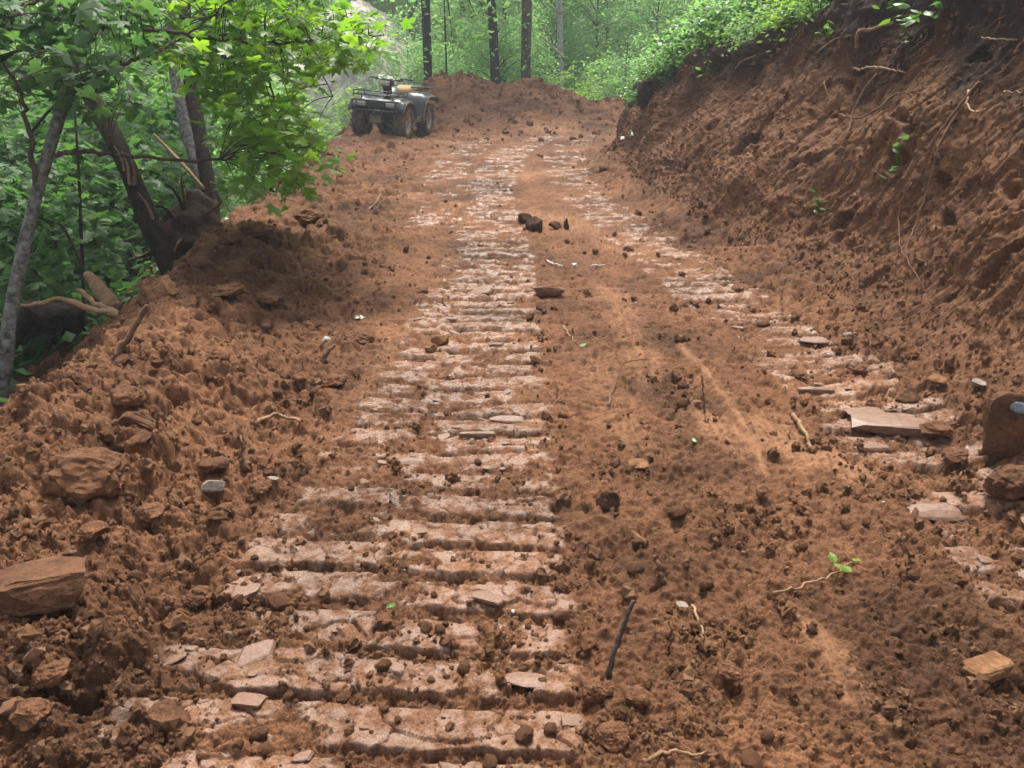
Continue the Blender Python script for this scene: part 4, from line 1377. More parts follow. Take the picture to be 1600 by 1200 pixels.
# racks
def rack(name, y0, y1, z, hw, nb, rail):
    r = MB()
    out = [(-hw, y0, z), (-hw, y1, z), (hw, y1, z), (hw, y0, z), (-hw, y0, z)]
    for a_, b_ in zip(out, out[1:]): r.tube([a_, b_], .013, 6)
    for x in (-.3, -.1, .1, .3): r.tube([(x * hw / .45, y0, z), (x * hw / .45, y1, z)], .009, 5)
    for i in range(nb):
        y = y0 + (y1 - y0) * (i + 1) / (nb + 1); r.tube([(-hw, y, z + .004), (hw, y, z + .004)], .009, 5)
    up = [(-hw, y1 if rail < 0 else y0, z + .07), (-hw, y0 if rail < 0 else y1, z + .07), (hw, y0 if rail < 0 else y1, z + .07), (hw, y1 if rail < 0 else y0, z + .07)]
    r.tube(up, .011, 6)
    for p in up: r.tube([(p[0], p[1], z), p], .010, 5)
    for x in (-.22, .22): r.tube([(x, up[1][1], z), (x, up[1][1], z + .07)], .009, 5)
    for x in (-hw * .7, hw * .7):
        for y in (y0 + .06, y1 - .06): r.tube([(x, y, z - .09), (x, y, z)], .012, 5)
    return r.build(name, M_BLACK, AT, True)


rack('front_rack', .48, .98, .79, .43, 3, 1)
rack('rear_rack', -1.12, -.55, .90, .44, 4, -1)
# grille, headlights, bumper
MB().box((0, .955, .625), (.80, .07, .14), None, .02).build('grille', M_PLAS, AT)
for s in (-1, 1):
    MB().box((s * .28, 1.0, .635), (.17, .03, .075), None, .012).build('headlight', M_LENS, AT)
bp_ = MB()
for z in (.70, .53): bp_.tube([(-.44, .98, z), (-.43, 1.07, z), (.43, 1.07, z), (.44, .98, z)], .016, 6)
for x in (-.42, -.15, .15, .42): bp_.tube([(x, 1.07, .70), (x, 1.07, .53)], .013, 6)
for x in (-.15, .15): bp_.tube([(x, 1.07, .53), (x * .9, 1.02, .36), (x * .8, .90, .27)], .015, 6)
bp_.build('bumper', M_BLACK, AT, True)
MB().box((0, .98, .38), (.26, .03, .16), Matrix.Rotation(R(18), 3, 'X'), .02).build('skid_plate', M_MUDDY, AT)
# running gear
MB().box((0, 0, .42), (.30, 1.3, .18), None, .03).box((0, .0, .58), (.26, .7, .2), None, .03).build('engine', M_BLACK, AT)
ax_ = MB()
for y in (.62, -.63): ax_.tube([(-.36, y, .315), (.36, y, .315)], .028, 8).box((0, y, .33), (.16, .2, .17), None, .04)
for s in (-1, 1):
    ax_.tube([(s * .12, .78, .30), (s * .34, .63, .28)], .016, 6).tube([(s * .12, .48, .30), (s * .34, .61, .28)], .016, 6)
    ax_.tube([(s * .16, .58, .66), (s * .30, .62, .36)], .03, 8)
ax_.build('axles', M_BLACK, AT, True)
MB().tube([(.25, -.5, .55), (.27, -.95, .60)], .06, 10).build('exhaust', M_MUDDY, AT, True)

#@@PART4
# ------------------------------------------------------------------ stones, clods and slabs
def rock(name, px, py, wpx, hpx, mat, label, cat, seed, flat=.8, rounded=0.0, rot=None, depthk=.85, sub=3, sink=.34, h=None, group=None, smooth=False):
    (p, d) = gp(px, py) if h is None else (unp(px, py, h), h)
    wd = wpx * d / F; ht = hpx * d / F * flat
    V, Fc = rock_geo(seed, (wd, wd * depthk, ht), max(sub, 4) if wpx > 30 else sub, 10, .08 + .12 * (rounded > .1), rounded, 'slab' in name or 'flat' in name or 'chip' in name)
    o = mk(name, V, Fc, mat, None, smooth)
    o.location = (p[0], p[1] + wd * depthk * .42, p[2] + ht * (.5 - sink) + .015)
    rng = random.Random(seed)
    o.rotation_euler = rot if rot else (rng.uniform(-.12, .12), rng.uniform(-.12, .12), rng.uniform(-.5, .5))
    return tag(o, label, cat, group)


rock('rock_slab', 30, 972, 165, 110, M_ROCKB, 'large flat red-brown rock slab, biggest stone on the near left', 'rock', 1001, .6, 0, (R(-10), R(7), .5), .7, 4, .22)
rock('rock', 198, 708, 66, 46, M_ROCKB, 'blunt red-brown rock in front of the leaning triangular slab', 'rock', 1002, .85, .1)
rock('rock_slab', 208, 690, 56, 66, M_ROCKB, 'triangular red-brown slab leaning behind a blunt rock on the berm', 'rock', 1003, .95, 0, (R(25), R(35), .3), .45)
rock('soil_clod', 120, 785, 140, 115, M_SOIL, 'big dark overhanging clod of soil on the berm', 'clod', 1004, .75, .25, None, .8, 4)
rock('rock', 35, 742, 44, 34, M_ROCKO, 'fist-sized ochre rock near the picture edge above the big slab', 'rock', 1005, .85)
rock('rock', 326, 746, 52, 40, M_ROCKB, 'brown two-toned rock behind a flat pale stone', 'rock', 1006, .85)
rock('flat_stone', 331, 772, 36, 26, M_ROCKG, 'flat pale grey stone on the cloddy soil', 'stone', 1007, .7, 0, (R(-20), .1, .2), .7)
rock('rock', 255, 1145, 84, 50, M_ROCKB, 'angular brown rock lying among the near track slabs', 'rock', 1008, .85, .05, None, .6)
rock('rock_slab', 240, 470, 62, 52, M_ROCKO, 'flat ochre slab on the crest of the berm below the snag', 'rock', 1009, .7, 0, (R(-18), R(-20), .5), .7)
rock('rock', 305, 422, 52, 34, M_ROCKB, 'brown rock beside the flat ochre slab on the berm', 'rock', 1010, .9)
rock('rock', 350, 385, 46, 26, M_ROCKB, 'brown rock below the uprooted stump', 'rock', 1011, .9)
rock('ochre_clod', 686, 542, 30, 22, M_ROCKO, 'larger of two yellow-ochre lumps on the track print', 'clod', 1012, .9, .2)
rock('ochre_clod', 673, 553, 22, 18, M_ROCKO, 'smaller of two yellow-ochre lumps on the track print', 'clod', 1013, .9, .2)
bslab = rock('rock_slab', 1575, 708, 82, 105, M_ROCKB, 'upright red-brown rock slab with a blue-grey mark beside the bank', 'rock', 1014, 1.0, 0, (R(-12), R(5), R(-8)), .35, 4, .15)
MS = simple('blue_grey_scuff', (.12, .16, .18), (.25, .30, .33), 60, .8, .2, .003)
sc_p, sc_d = unp(1575, 632, 0) * 0, 0
V, Fc = rock_geo(77, (.075, .012, .045), 2, 6)
sm_ = mk('mark', V, Fc, MS, bslab, False); sm_.location = (-.01, -.052, .085)
rock('boulder', 1588, 790, 84, 64, M_ROCKB, 'rounded soil-covered boulder at the right edge of the track', 'boulder', 1015, .95, .3, None, .8, 4, .2)
rock('rock', 1424, 634, 42, 36, M_ROCKB, 'squared brown block beside the right-hand track', 'rock', 1016, .9)
rock('rock', 1470, 605, 34, 16, M_ROCKO, 'long ochre stone behind the squared brown block', 'rock', 1017, .9)
rock('rock', 1530, 610, 26, 18, M_ROCKG, 'small grey stone near the upright marked slab', 'rock', 1018, .9)
rock('rock_slab', 1548, 1072, 80, 56, M_ROCKO, 'broken clay plate tipped over a dark hollow in the lower right', 'rock', 1019, .5, 0, (R(-16), R(-8), .3), .7)
rock('dark_clod', 836, 362, 30, 30, M_DSOIL, 'tallest of the dark upright clods in the middle of the road', 'clod', 1020, 1.0, .05)
rock('dark_clod', 818, 348, 26, 17, M_DSOIL, 'low dark clod just behind the tallest one in mid road', 'clod', 1021, 1.0, .05)
rock('dark_clod', 868, 359, 22, 14, M_DSOIL, 'dark clod right of the tallest one in mid road', 'clod', 1022, 1.0, .05)
rock('dark_clod', 885, 358, 10, 22, M_DSOIL, 'thin upright dark peg of soil in mid road', 'clod', 1023, 1.0, .05)
rock('wood_chunk', 864, 462, 60, 20, M_ROOTD, 'long dark chunk of wood lying at the edge of the track print', 'wood', 1024, .9, 0, (0, 0, .1), .4)
rock('white_stone', 898, 419, 10, 9, M_WHITE, 'small white stone in the middle of the road', 'stone', 1025, 1.0)
rock('wood_stub', 953, 800, 34, 36, M_DSOIL, 'splintered dark wood stub sunk in the middle lane', 'wood', 1026, 1.0, 0, None, .7)
rock('pale_stone', 1325, 534, 18, 16, M_ROCKG, 'pale greenish stone beside the right-hand track', 'stone', 1027, 1.0)
rock('pale_stone', 1168, 322, 20, 10, M_ROCKG, 'pale stone low on the cut bank slope', 'stone', 1028, 1.0)
rock('stone_chip', 1000, 736, 32, 13, M_ROCKO, 'flat tan chip of stone in the middle lane', 'stone', 1029, .5)
rock('ochre_clod', 992, 850, 44, 26, M_ROCKO, 'long ochre flake of clay in the middle lane', 'clod', 1030, .6, 0, (R(-10), R(20), -.6), .4)
for i, (px, py, w_, h_) in enumerate([(310, 952, 42, 32), (600, 985, 32, 18), (930, 1108, 46, 42), (997, 1112, 44, 30), (1142, 1072, 46, 30), (520, 610, 42, 24), (470, 600, 30, 16), (560, 540, 50, 24), (255, 700, 40, 26), (190, 640, 60, 40),
                                      (420, 480, 46, 26), (350, 470, 60, 30), (480, 350, 50, 28), (395, 372, 60, 30), (1250, 600, 34, 20), (1160, 460, 36, 16), (1240, 445, 30, 14), (1330, 420, 36, 20), (1400, 540, 40, 26), (1350, 590, 34, 20),
                                      (1470, 690, 50, 36), (1500, 730, 44, 30), (1420, 480, 46, 30), (960, 1180, 60, 40), (70, 1080, 60, 44), (180, 1010, 44, 30), (40, 1150, 70, 50), (405, 780, 34, 26), (140, 850, 50, 30), (230, 820, 46, 30)]):
    wh = ('in the near left corner' if px < 450 and py > 780 else 'on the near lane' if py > 1000 else 'on the berm' if px < 300 else 'left of the track print' if px < 620 else 'by the right-hand track' if py > 560 else 'at the foot of the bank')
    rock('soil_clod', px, py, w_, h_, M_SOIL, ('big' if w_ >= 46 else 'medium') + ' crumbly clod of red-brown soil ' + wh, 'clod', 1100 + i, .9, .22, None, .9, 3, .3, None, 'large soil clods')

# clods, a few hundred single ones
def scatter_xy(n, rng, ymax=11.0):
    out = []
    while len(out) < n:
        iy = rng.uniform(1 / ymax, 1 / 1.25); y = 1 / iy
        x = rng.uniform(-.72, .72) * y
        xe, xb = itp(y, XE_Y, XE_X), itp(y, XB_Y, XB_X)
        if x < xe + .1 or x > xb + .1: continue
        wgt = .22 + .7 * float(ss(-.7, -1.3, x)) + .7 * float(ss(-.55, -.15, x - xb))
        if rng.rand() > wgt: continue
        out.append((x, y))
    return np.array(out)


rng = np.random.RandomState(31)
cm = []
for i in range(10):
    V, Fc = rock_geo(1300 + i, (1, rng.uniform(.75, 1.1), rng.uniform(.6, .85)), 2, 8, .14, .15)
    me = bpy.data.meshes.new('soil_clod'); set_mesh(me, V, Fc, False); me.materials.append(M_SOIL); cm.append(me)
XY = scatter_xy(265, rng)
ZS = surface(XY[:, 0], XY[:, 1])[0]
for i in range(len(XY)):
    s = min(.028 * rng.lognormal(0, .45) * (.75 + .12 * XY[i, 1]), .16)
    o = obj('soil_clod', cm[rng.randint(10)]); o.location = (XY[i, 0], XY[i, 1], ZS[i] + s * .2); o.scale = (s, s, s)
    o.rotation_euler = (rng.uniform(-.5, .5), rng.uniform(-.5, .5), rng.uniform(0, 6.28))
    X_, Y_ = XY[i]
    wh = ('left loose soil' if X_ < -.75 else 'track print' if X_ < .2 else 'middle lane' if X_ < itp(Y_, XB_Y, XB_X) - .75 else 'right-hand track edge')
    tag(o, 'small loose clod of red-brown soil on the ' + wh + (', close up' if Y_ < 2 else ', midway' if Y_ < 4 else ', farther up the road'), 'clod', 'small soil clods')
sm2 = []
for i in range(5):
    V, Fc = rock_geo(1400 + i, (1, rng.uniform(.6, 1.0), rng.uniform(.35, .7)), 2, 9, .05)
    me = bpy.data.meshes.new('pebble'); set_mesh(me, V, Fc, False); sm2.append(me)
XY = scatter_xy(110, rng, 9)
ZS = surface(XY[:, 0], XY[:, 1])[0]
PM = [M_ROCKO, M_ROCKB, M_ROCKG, M_WHITE]; PL = ['ochre', 'brown', 'grey', 'whitish']
pm = {}
for i in range(len(XY)):
    k = int(rng.choice(4, p=[.44, .42, .11, .03])); a_ = rng.randint(5)
    if (a_, k) not in pm:
        me = sm2[a_].copy(); me.materials.clear(); me.materials.append(PM[k]); pm[(a_, k)] = me
    s = min(.018 * rng.lognormal(0, .4) * (.7 + .14 * XY[i, 1]), .08) * (.7 if k == 3 else 1)
    o = obj('pebble', pm[(a_, k)]); o.location = (XY[i, 0], XY[i, 1], ZS[i] + s * .15); o.scale = (s, s, s)
    o.rotation_euler = (rng.uniform(-.3, .3), rng.uniform(-.3, .3), rng.uniform(0, 6.28))
    tag(o, 'small ' + PL[k] + ' pebble lying on the soil road', 'pebble', 'small ' + PL[k] + ' pebbles')

# broken plates of pressed clay, pieces of the road
pls = []
for i in range(10):
    V, Fc = rock_geo(1500 + i, (1, rng.uniform(.35, .8), rng.uniform(.16, .30)), 2, 9, .06, 0, True)
    me = bpy.data.meshes.new('clay_slab'); set_mesh(me, V, Fc, False); me.materials.append(M_CLAY); pls.append(me)
SLB = []
for i in range(80):
    ti = int(rng.choice(3, p=[.4, .35, .25])); (tys, txs, hw, *_r) = TRACKS[ti]
    y = 1 / rng.uniform(1 / 6.5, 1 / 1.3)
    x = float(itp(y, tys, txs)) + rng.uniform(-1.02, 1.02) * hw
    s = .055 * rng.lognormal(0, .45) * (.8 + .06 * y)
    SLB.append((x, y, s))
SLZ = surface(np.array([q[0] for q in SLB]), np.array([q[1] for q in SLB]))[0]
for (x, y, s), zz in zip(SLB, SLZ):
    o = obj('clay_slab', pls[rng.randint(10)], None, road)
    o.location = (x, y, float(zz) + .002); o.scale = (s, s, s)
    o.rotation_euler = (rng.normal(-.05, .16), rng.normal(0, .16), rng.normal(0, .35) + (math.pi if rng.rand() < .5 else 0))
for (px, py, wpx, dp, rx, rz2) in [(820, 1072, 75, .45, -.25, -.15), (762, 952, 52, .5, -.2, -.3), (1392, 672, 125, .45, -.05, -.12), (1350, 655, 70, .4, -.05, .05), (745, 690, 60, .25, .1, .05), (790, 665, 60, .25, .1, -.1), (1365, 705, 60, .4, -.15, .1), (1275, 620, 60, .3, .2, 0), (1460, 810, 90, .35, .2, -.1), (640, 730, 50, .3, .3, -.1), (1270, 540, 50, .4, 0, 0)]:
    (p, d) = gp(px, py); s = wpx * d / F
    o = obj('clay_slab', pls[int(px) % 10], None, road); o.scale = (s, s * dp * 1.6, s * .8); o.location = (p[0], p[1] + .02, surf_z(p[0], p[1]) + .012); o.rotation_euler = (rx, 0, rz2)

# loose crumbs too many to count
def crumbs(name, PT, size, mat, label):
    me = bpy.data.meshes.new(name); me.vertices.add(len(PT)); me.vertices.foreach_set('co', np.ascontiguousarray(PT, f32).ravel()); me.update()
    attr(me, 'size', size)
    o = obj(name, me, mat)
    g = bpy.data.node_groups.new(name, 'GeometryNodeTree')
    g.interface.new_socket('Geometry', in_out='INPUT', socket_type='NodeSocketGeometry')
    g.interface.new_socket('Geometry', in_out='OUTPUT', socket_type='NodeSocketGeometry')
    n, l = g.nodes, g.links
    gi, go = n.new('NodeGroupInput'), n.new('NodeGroupOutput')
    ico = n.new('GeometryNodeMeshIcoSphere'); ico.inputs['Radius'].default_value = 1; ico.inputs['Subdivisions'].default_value = 2
    nz = n.new('ShaderNodeTexNoise'); nz.inputs['Scale'].default_value = 1.3; nz.inputs['Detail'].default_value = 3
    sp = n.new('GeometryNodeSetPosition')
    sb = n.new('ShaderNodeVectorMath'); sb.operation = 'SUBTRACT'; sb.inputs[1].default_value = (.5, .5, .5); l.new(nz.outputs['Color'], sb.inputs[0])
    mu = n.new('ShaderNodeVectorMath'); mu.operation = 'SCALE'; mu.inputs['Scale'].default_value = 2.8; l.new(sb.outputs[0], mu.inputs[0])
    l.new(ico.outputs['Mesh'], sp.inputs['Geometry']); l.new(mu.outputs[0], sp.inputs['Offset'])
    sm = n.new('GeometryNodeSetMaterial'); sm.inputs['Material'].default_value = mat; l.new(sp.outputs[0], sm.inputs['Geometry'])
    ip = n.new('GeometryNodeInstanceOnPoints'); l.new(gi.outputs[0], ip.inputs['Points']); l.new(sm.outputs[0], ip.inputs['Instance'])
    rv = n.new('FunctionNodeRandomValue'); rv.data_type = 'FLOAT_VECTOR'; rv.inputs[0].default_value = (0, 0, 0); rv.inputs[1].default_value = (6.28, 6.28, 6.28)
    l.new(rv.outputs[0], ip.inputs['Rotation'])
    na = n.new('GeometryNodeInputNamedAttribute'); na.data_type = 'FLOAT'; na.inputs['Name'].default_value = 'size'
    l.new(na.outputs[0], ip.inputs['Scale'])
    l.new(ip.outputs[0], go.inputs[0])
    md = o.modifiers.new('crumbs', 'NODES'); md.node_group = g
    return tag(o, label, 'soil', None, 'stuff')


rng = np.random.RandomState(8)
nC = 170000
iy = rng.uniform(1 / 15, 1 / 1.0, nC); y = 1 / iy; x = rng.uniform(-.74, .74, nC) * (.9135 * y + .65)
xe, xb = itp(y, XE_Y, XE_X), itp(y, XB_Y, XB_X)
z, cl, smr = surface(x, y)
dens = .03 + .42 * ss(-.05, .6, fbm(x * 3.2, y * 3.2, 3, 801)) + .20 * ss(-.6, -1.2, x) + .3 * ss(-.6, -.2, x - xb)
dens = dens * itp(y, [0, 5, 9, 15], [1, 1, .6, .45])
dens = dens * (1 - .80 * np.clip(cl, 0, 1)) * (1 - .6 * smr)
k = (x > xe - .5) & (x < xb + .25) & (rng.rand(nC) < dens)
x, y, z = x[k], y[k], z[k]
sz = np.clip(.0026 * rng.lognormal(0, .75, len(x)) * (.75 + .20 * y), .0014, .026)
crumbs('soil_crumbs', np.stack([x, y, z + sz * .3], 1), sz, M_CRUMB, 'loose small crumbs of red-brown soil over the road')
# crumbs lying on the bank
xm = rng.uniform(-3.4, 4.5, 16000); ym = rng.uniform(13.6, 18.4, 16000); k = rng.rand(16000) < .05 + .5 * mound_w(xm, ym) * ss(-.2, .4, fbm(xm * 1.6, ym * 1.6, 3, 5)); xm = xm[k]; ym = ym[k]; zm = surface(xm, ym)[0]
szm = np.clip(.012 * rng.lognormal(0, .7, len(xm)), .005, .06)
crumbs('mound_crumbs', np.stack([xm, ym, zm + szm * .2], 1), szm, M_CRUMB, 'loose lumps of red-brown soil over the far mound')
kb = rng.choice(len(PBf), 70000)
kb = kb[(hf.ravel()[kb] < .95) & (PBf[kb, 1] > 1.4)]
kb = kb[rng.rand(len(kb)) < (.35 + .65 * ss(.45, .1, hf.ravel()[kb]))]
sz = np.clip(.0034 * rng.lognormal(0, .6, len(kb)) * (.6 + .16 * PBf[kb, 1]), .002, .028)
crumbs('bank_crumbs', PBf[kb] + NBf[kb] * (sz * .2)[:, None], sz, M_CRUMB, 'loose small crumbs of red-brown soil on the cut bank')

# ------------------------------------------------------------------ sticks and roots
def stick(name, pts, r0, r1, mat, label, cat, seed=0, lift=.012, mode='ground', n=7, jit=.004, group=None):
    """pts: photograph pixels; 'ground' lies on the land, 'up' stands at the depth of its first point, 'bank' clings to the bank"""
    if mode == 'ground':
        P = []
        for p in pts:
            q = gp(p[0], p[1])[0]; q[2] = max(q[2], surf_z(q[0], q[1])) + lift + (p[2] if len(p) > 2 else 0); P.append(q)
    elif mode == 'up':
        q0, d0 = gp(pts[0][0], pts[0][1])
        P = [q0 - np.array([0, 0, .04])] + [unp(p[0], p[1], d0 - .02) for p in pts]
    elif mode == 'bank':
        P = []
        for p in pts:
            q, nn, d = bp(p[0], p[1]); P.append(q + nn * (lift + (p[2] if len(p) > 2 else 0)))
    else:
        P = [unp(*p) for p in pts]
    b = np.array(P[0]); S = jitter(spline([q - b for q in P], 6), jit, seed)
    V, Fc = tube_geo(S, list(np.linspace(r0, r1, len(S))), n, True, .12, seed)
    o = mk(name, V, Fc, mat, None, True); o.location = tuple(b)
    return tag(o, label, cat, group)


stick('stick', [(952, 1050), (960, 1018), (972, 985), (990, 938)], .010, .006, M_BARKB, 'dark straight stick poking up out of the near middle lane', 'stick', 1, mode='up', jit=.0015)
stick('root', [(1036, 906), (1030, 888), (1022, 868)], .012, .007, M_ROOTD, 'short brown root stub standing in the middle lane', 'root', 2, mode='up')
tw = stick('twig', [(1205, 943), (1240, 930), (1290, 912), (1325, 897), (1342, 892)], .004, .003, M_ROOT, 'pale twig with a few green leaves lying on the right lane', 'twig', 3, lift=.03)
for i, (px, py) in enumerate([(1302, 897), (1320, 908), (1338, 890), (1312, 903)]):
    q = gp(px, py)[0] - np.array(tw.location); me = bpy.data.meshes.new('leaf'); set_mesh(me, OV_V * .045, OV_F, False); me.materials.append(M_YLEAF)
    o = obj('leaf', me, None, tw); o.location = (q[0], q[1], q[2] + .045); o.rotation_euler = (.4, .3 * i - .4, 1.2 * i)
stick('twig', [(950, 642), (958, 612), (975, 592, .05), (1012, 578, .03)], .006, .003, M_ROOTD, 'arched brown twig in the middle of the road', 'twig', 4, lift=.02)
stick('twig', [(1102, 642), (1098, 612), (1096, 585)], .006, .004, M_ROOTD, 'thin upright brown twig near the pale scraped line', 'twig', 5, mode='up')
stick('root', [(1238, 652), (1254, 680), (1262, 696), (1271, 712)], .010, .006, M_ROOT, 'tan wavy root beside the pale scraped clay', 'root', 6, lift=.015)
stick('root', [(1080, 950), (1092, 980), (1103, 1010)], .005, .003, M_ROOT, 'thin tan rootlet lying in the near lane', 'root', 7)
stick('root', [(1005, 1198), (1050, 1187), (1075, 1183), (1118, 1191)], .006, .003, M_ROOT, 'thin tan root along the bottom edge of the road', 'root', 8)
stick('twig', [(1048, 1006), (1050, 988), (1046, 970)], .005, .003, M_ROOTD, 'small upright peg of wood near the tan rootlet', 'twig', 9, mode='up')
stick('root', [(184, 554), (210, 512), (230, 476)], .020, .012, M_ROOTD, 'red-brown root sticking up from the crest of the berm', 'root', 10, mode='up')
stick('branch', [(215, 503, 4.7), (180, 492, 4.75), (140, 482, 4.75), (95, 468, 4.7), (60, 475, 4.65), (20, 481, 4.6)], .026, .011, M_WOODL, 'barkless forked branch, long prong reaching over the slope', 'branch', 11, mode='abs')
stick('branch', [(205, 497, 4.76), (165, 482, 4.78), (140, 466, 4.8), (122, 452, 4.8)], .022, .014, M_WOODL, 'barkless forked branch, short upper prong', 'branch', 12, mode='abs')
stick('stub', [(500, 573), (508, 555), (524, 539)], .020, .010, M_ROOTD, 'brown wood stub standing left of the track print', 'stub', 13, mode='up')
stick('stub', [(470, 444), (470, 428), (463, 412)], .022, .016, M_ROOTD, 'brown peg of root on the cloddy soil below the maple', 'stub', 14, mode='up')
stick('stub', [(378, 727), (378, 708), (376, 682)], .010, .007, M_ROOTD, 'thin upright splinter near the brown two-toned rock', 'stub', 15, mode='up')
stick('twig', [(855, 409), (866, 415), (879, 418)], .007, .005, M_WHITE, 'white stripped stick lying in mid road', 'stick', 16)
stick('twig', [(922, 418), (935, 417), (945, 416)], .006, .004, M_WHITE, 'short pale stick right of the white stone in mid road', 'stick', 17)
stick('twig', [(575, 330), (588, 322), (595, 312, .05)], .008, .005, M_ROOT, 'thin tan twig on loose soil behind the maple leaves', 'twig', 18)
stick('twig', [(880, 517), (890, 530), (897, 540)], .005, .003, M_ROOT, 'thin tan twig right of the track print', 'twig', 19)
stick('twig', [(400, 672), (430, 664, .03), (450, 668, .02), (470, 672)], .010, .006, M_ROOT, 'pale curved bark strip on the cloddy soil', 'twig', 20)
# bank roots
BRT = [([(1178, 88), (1157, 102), (1130, 130), (1110, 155), (1102, 174)], .013, .005, M_ROOT, 'tan forked root trailing from the bank lip below the weeds'),
       ([(1336, 78), (1350, 60, .04), (1368, 49, .06), (1394, 40, .02)], .028, .022, M_ROOT, 'thick tan root arching out under the bank lip'),
       ([(1334, 111, .03), (1350, 116, .05), (1362, 112, .04), (1390, 115, .03), (1412, 114)], .012, .010, M_WOODL, 'pale level root high on the bank'),
       ([(1366, 116), (1350, 145, .02), (1335, 178, .03), (1325, 210, .02), (1302, 240)], .014, .007, M_ROOTD, 'long brown root hanging down the bank from the pale level root'),
       ([(1312, 185, .02), (1342, 185, .03), (1370, 172, .03), (1398, 151, .03), (1428, 142)], .012, .009, M_ROOTD, 'brown root crossing the long hanging root on the bank'),
       ([(1511, 143), (1515, 168, .04), (1530, 184, .05), (1549, 180, .07)], .011, .007, M_WOODL, 'pale hooked root sticking out of the upper bank'),
       ([(1528, 125), (1500, 162, .02), (1475, 200, .02), (1457, 225, .02), (1435, 275), (1422, 297)], .011, .005, M_ROOTD, 'long thin root down the bank, nearer of two side by side'),
       ([(1502, 165), (1470, 225, .02), (1460, 260, .02), (1449, 300, .02), (1432, 352, .02), (1416, 400, .02), (1438, 444)], .012, .006, M_ROOTD, 'longest thin root reaching the foot of the bank'),
       ([(1420, 285), (1410, 320, .02), (1404, 345, .02), (1407, 389, .02), (1414, 405)], .008, .005, M_ROOTD, 'thin root meeting the longest one low on the bank'),
       ([(1468, 92), (1440, 102, .02), (1410, 122)], .008, .004, M_ROOTD, 'short rootlet sloping across the dark topsoil'),
       ([(1342, 5), (1332, 30, .05), (1322, 50, .02)], .008, .005, M_BARKD, 'dark stem hanging over the bank lip'),
       ([(1272, 87), (1300, 68, .02), (1328, 54)], .011, .007, M_ROOT, 'tan root just under the weeds on the bank'),
       ([(1586, 60), (1560, 66, .04), (1535, 62, .03)], .008, .005, M_WOODL, 'pale rootlet in the dark topsoil at the upper corner'),
       ([(1600, 140), (1575, 145, .03), (1560, 150)], .008, .005, M_ROOT, 'short tan rootlet near the picture edge on the bank'),
       ([(1284, 130), (1292, 145, .03), (1295, 158)], .006, .004, M_ROOT, 'small tan rootlet in mid bank'),
       ([(1175, 385), (1185, 372, .04), (1200, 362)], .009, .005, M_ROOTD, 'brown twig at the foot of the bank beyond the track'),
       ([(1070, 170), (1037, 190, .02), (1015, 200, .03), (987, 210)], .007, .004, M_ROOT, 'thin pale twig low on the far end of the bank')]
for i, (p, r0, r1, m, lb) in enumerate(BRT):
    stick('root', p, r0 * .75, r1 * .6, m, lb, 'root', 40 + i, .008, 'bank', 6, .0035)
rng = np.random.RandomState(66)
for i in range(60):
    px, py = rng.uniform(1180, 1600), rng.uniform(20, 150)
    q, nn, d = bp(px, py)
    L = rng.uniform(.08, .3); a_ = rng.normal(0, .5)
    pts = [q - nn * .02, q + nn * .03 + np.array([0, -.2 * L + a_ * L * .3, -.35 * L]), q + nn * .04 + np.array([-.3 * L, a_ * L * .8, -.9 * L])]
    V, Fc = tube_geo(jitter(spline([p - q for p in pts], 5), .006, i), list(np.linspace(.004, .0015, 11)), 5)
    o = mk('rootlet', V, Fc, M_ROOTD if i % 3 else M_ROOT, None, True); o.location = tuple(q)
    tag(o, 'fine rootlet dangling from the topsoil at the bank lip', 'root', 'fine rootlets at the bank lip')
# plants on the bank
def sprig(name, px, py, n, ls, mat, label, seed, up=.12):
    q, nn, d = bp(px, py)
    e = empty(name, tuple(q)); rng = np.random.RandomState(seed); mb = MB()
    me = bpy.data.meshes.new('leaf'); set_mesh(me, OV_V, OV_F, False); me.materials.append(mat)
    for i in range(n):
        t = nn * rng.uniform(.03, .1) + np.array([rng.normal(0, .03), rng.normal(0, .04), rng.uniform(-.6, 1) * up])
        V, Fc = tube_geo(spline([np.zeros(3), t * .5 + nn * .02, t], 3), [.003] * 7, 4); mb.add(V, Fc)
        o = obj('leaf', me, None, e); o.location = tuple(t); o.scale = (ls,) * 3; o.rotation_euler = (rng.uniform(-.6, .9), rng.uniform(-.6, .6), rng.uniform(0, 6.28))
    mb.build('stems', M_VINE, e, True)
    return tag(e, label, 'plant')


sprig('bank_plant', 1400, 262, 7, .06, M_SHADE, 'small green vine sprig growing on the middle of the bank', 5, .2)
sprig('bank_plant', 1275, 322, 9, .05, M_VINE, 'light green grassy tuft low on the bank', 6)
sprig('bank_plant', 1292, 60, 5, .07, M_VINE, 'little green sprig on the dark bank lip', 7)
sprig('bank_plant', 1100, 118, 6, .08, M_YLEAF, 'green sprig at the far part of the bank lip', 8)
sprig('bank_plant', 988, 212, 3, .09, M_WHITE, 'pale withered leaves low on the far end of the bank', 9, .05)
sprig('bank_plant', 1425, 65, 5, .06, M_VINE, 'small sprig under the pointed-leaf branch', 10)
# dark pillar of rooty soil at the far end of the bank
q, nn, d = bp(1005, 165)
V, Fc = rock_geo(1700, (.24, .3, .50), 4, 8, .3)
o = mk('root_pillar', V, Fc, M_ROCKD, None, True); o.location = (q[0] - .02, q[1] + .05, q[2] + .18)
tag(o, 'dark stub of rooty soil standing at the far end of the bank', 'soil stub')
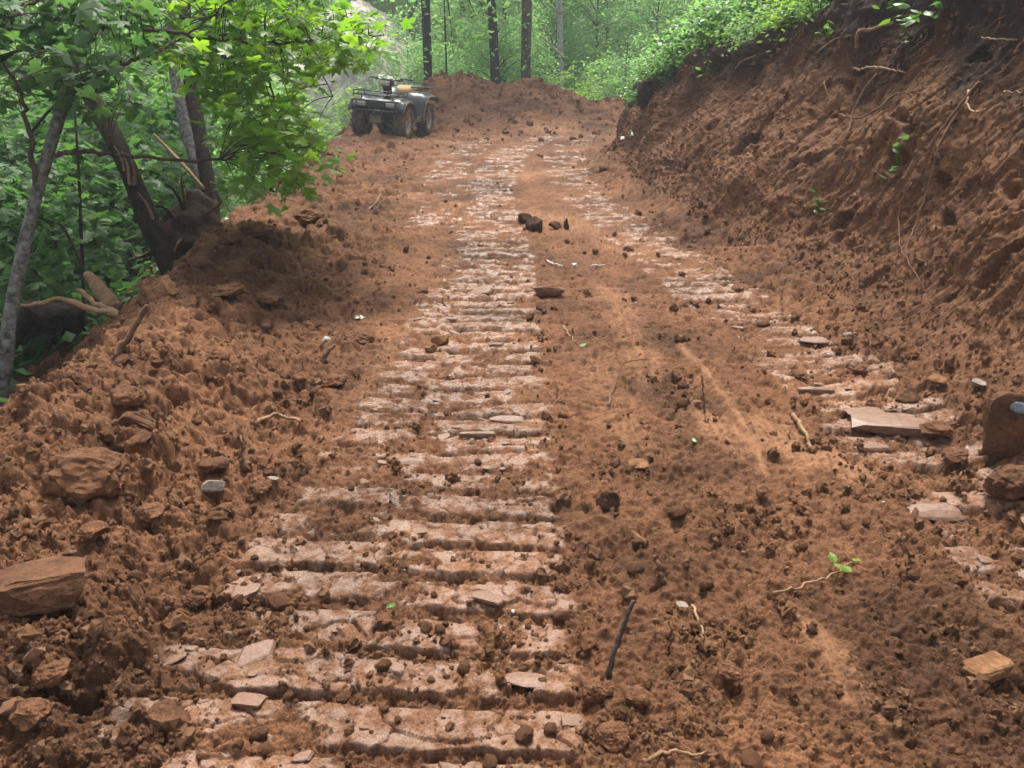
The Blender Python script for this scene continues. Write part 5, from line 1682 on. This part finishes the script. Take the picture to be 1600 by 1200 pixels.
# fallen leaves
for i, (px, py, s, m, lb) in enumerate([(352, 349, .08, M_VINE, 'green fallen leaf on the berm below the trunks'), (568, 497, .09, M_WHITE, 'pale fallen leaf on the soil left of the track'),
                                        (618, 954, .05, M_VINE, 'small green fallen leaf on the near track print'), (1056, 940, .06, M_ROCKG, 'dry grey fallen leaf in the near lane'), (905, 548, .06, M_VINE, 'tiny green fallen leaf right of the track print'),
                                        (1088, 693, .05, M_VINE, 'tiny green fallen leaf in the middle lane'), (440, 770, .06, M_ROCKG, 'curled grey dry leaf on the cloddy soil')]):
    q, d = gp(px, py); me = bpy.data.meshes.new('fallen_leaf'); set_mesh(me, (MAPLE_V if i < 2 else OV_V) * s, MAPLE_F if i < 2 else OV_F, False); me.materials.append(m)
    me.transform(Matrix.Scale(.8, 4)); o = obj('fallen_leaf', me); o.location = (q[0], q[1], surf_z(q[0], q[1]) + .02); o.rotation_euler = (.25, .1, i * 1.3); tag(o, lb, 'leaf')

# ------------------------------------------------------------------ log, stump and uprooted root ball on the left edge
def rough_log(name, a_, b_, r, mat, label, cat, seed, end=None):
    a_ = np.array(a_); b_ = np.array(b_)
    P = [a_ + (b_ - a_) * t for t in np.linspace(0, 1, 16)]
    V, Fc = tube_geo([p - a_ for p in P], [r * (1 + .08 * math.sin(i * 1.7)) for i in range(16)], 18, True, .12, seed)
    o = mk(name, V, Fc, mat, None, True); o.location = tuple(a_)
    return tag(o, label, cat)


rough_log('rotten_log', unp(28, 497, 5.2), unp(118, 497, 5.5), .115, M_LOG, 'black rotten log on the slope behind the barkless branch', 'log', 5)
e = stick('broken_stump', [(182, 486, 5.1), (160, 458, 5.15), (138, 430, 5.2)], .060, .035, M_ROOT, 'jagged light-brown broken stump at the berm edge', 'stump', 6, mode='abs', n=12)
q, d = gp(318, 345)
V, Fc = rock_geo(1800, (.75, .6, .72), 4, 8, .20)
rbq = unp(302, 362, 6.9)
e = empty('uprooted_stump', tuple(rbq))
mk('root_ball', V, Fc, M_ROCKD, e, True)
rng = np.random.RandomState(14)
for i in range(14):
    v = rng.normal(size=3); v[1] = -abs(v[1]); v /= np.linalg.norm(v)
    a_ = v * np.array([.33, .26, .32]); L = rng.uniform(.12, .35)
    P = spline([a_ * .8, a_ + v * L * .5 + rng.normal(0, .03, 3), a_ + v * L + np.array([0, 0, -.1 * L]) + rng.normal(0, .06, 3)], 5)
    V, Fc = tube_geo(P, list(np.linspace(.018, .005, len(P))), 6, True, .1, i); mk('root', V, Fc, M_ROOTD if i % 2 else M_BARKD, e)
tag(e, 'uprooted dark stump with tangled roots at the foot of the paired trunks', 'stump')
# ------------------------------------------------------------------ thin haze in the air
hz = MB().box((0, 5, 18), (264, 284, 76)).build('haze', None)
hm, t_, n_, l_ = newmat('haze')
pv = n_.new('ShaderNodeVolumePrincipled'); pv.inputs['Density'].default_value = .0030; pv.inputs['Color'].default_value = (.86, .93, 1, 1); pv.inputs['Anisotropy'].default_value = .2
out = n_.new('ShaderNodeOutputMaterial'); l_.new(pv.outputs[0], out.inputs['Volume'])
hz.data.materials.append(hm); hz['kind'] = 'stuff'
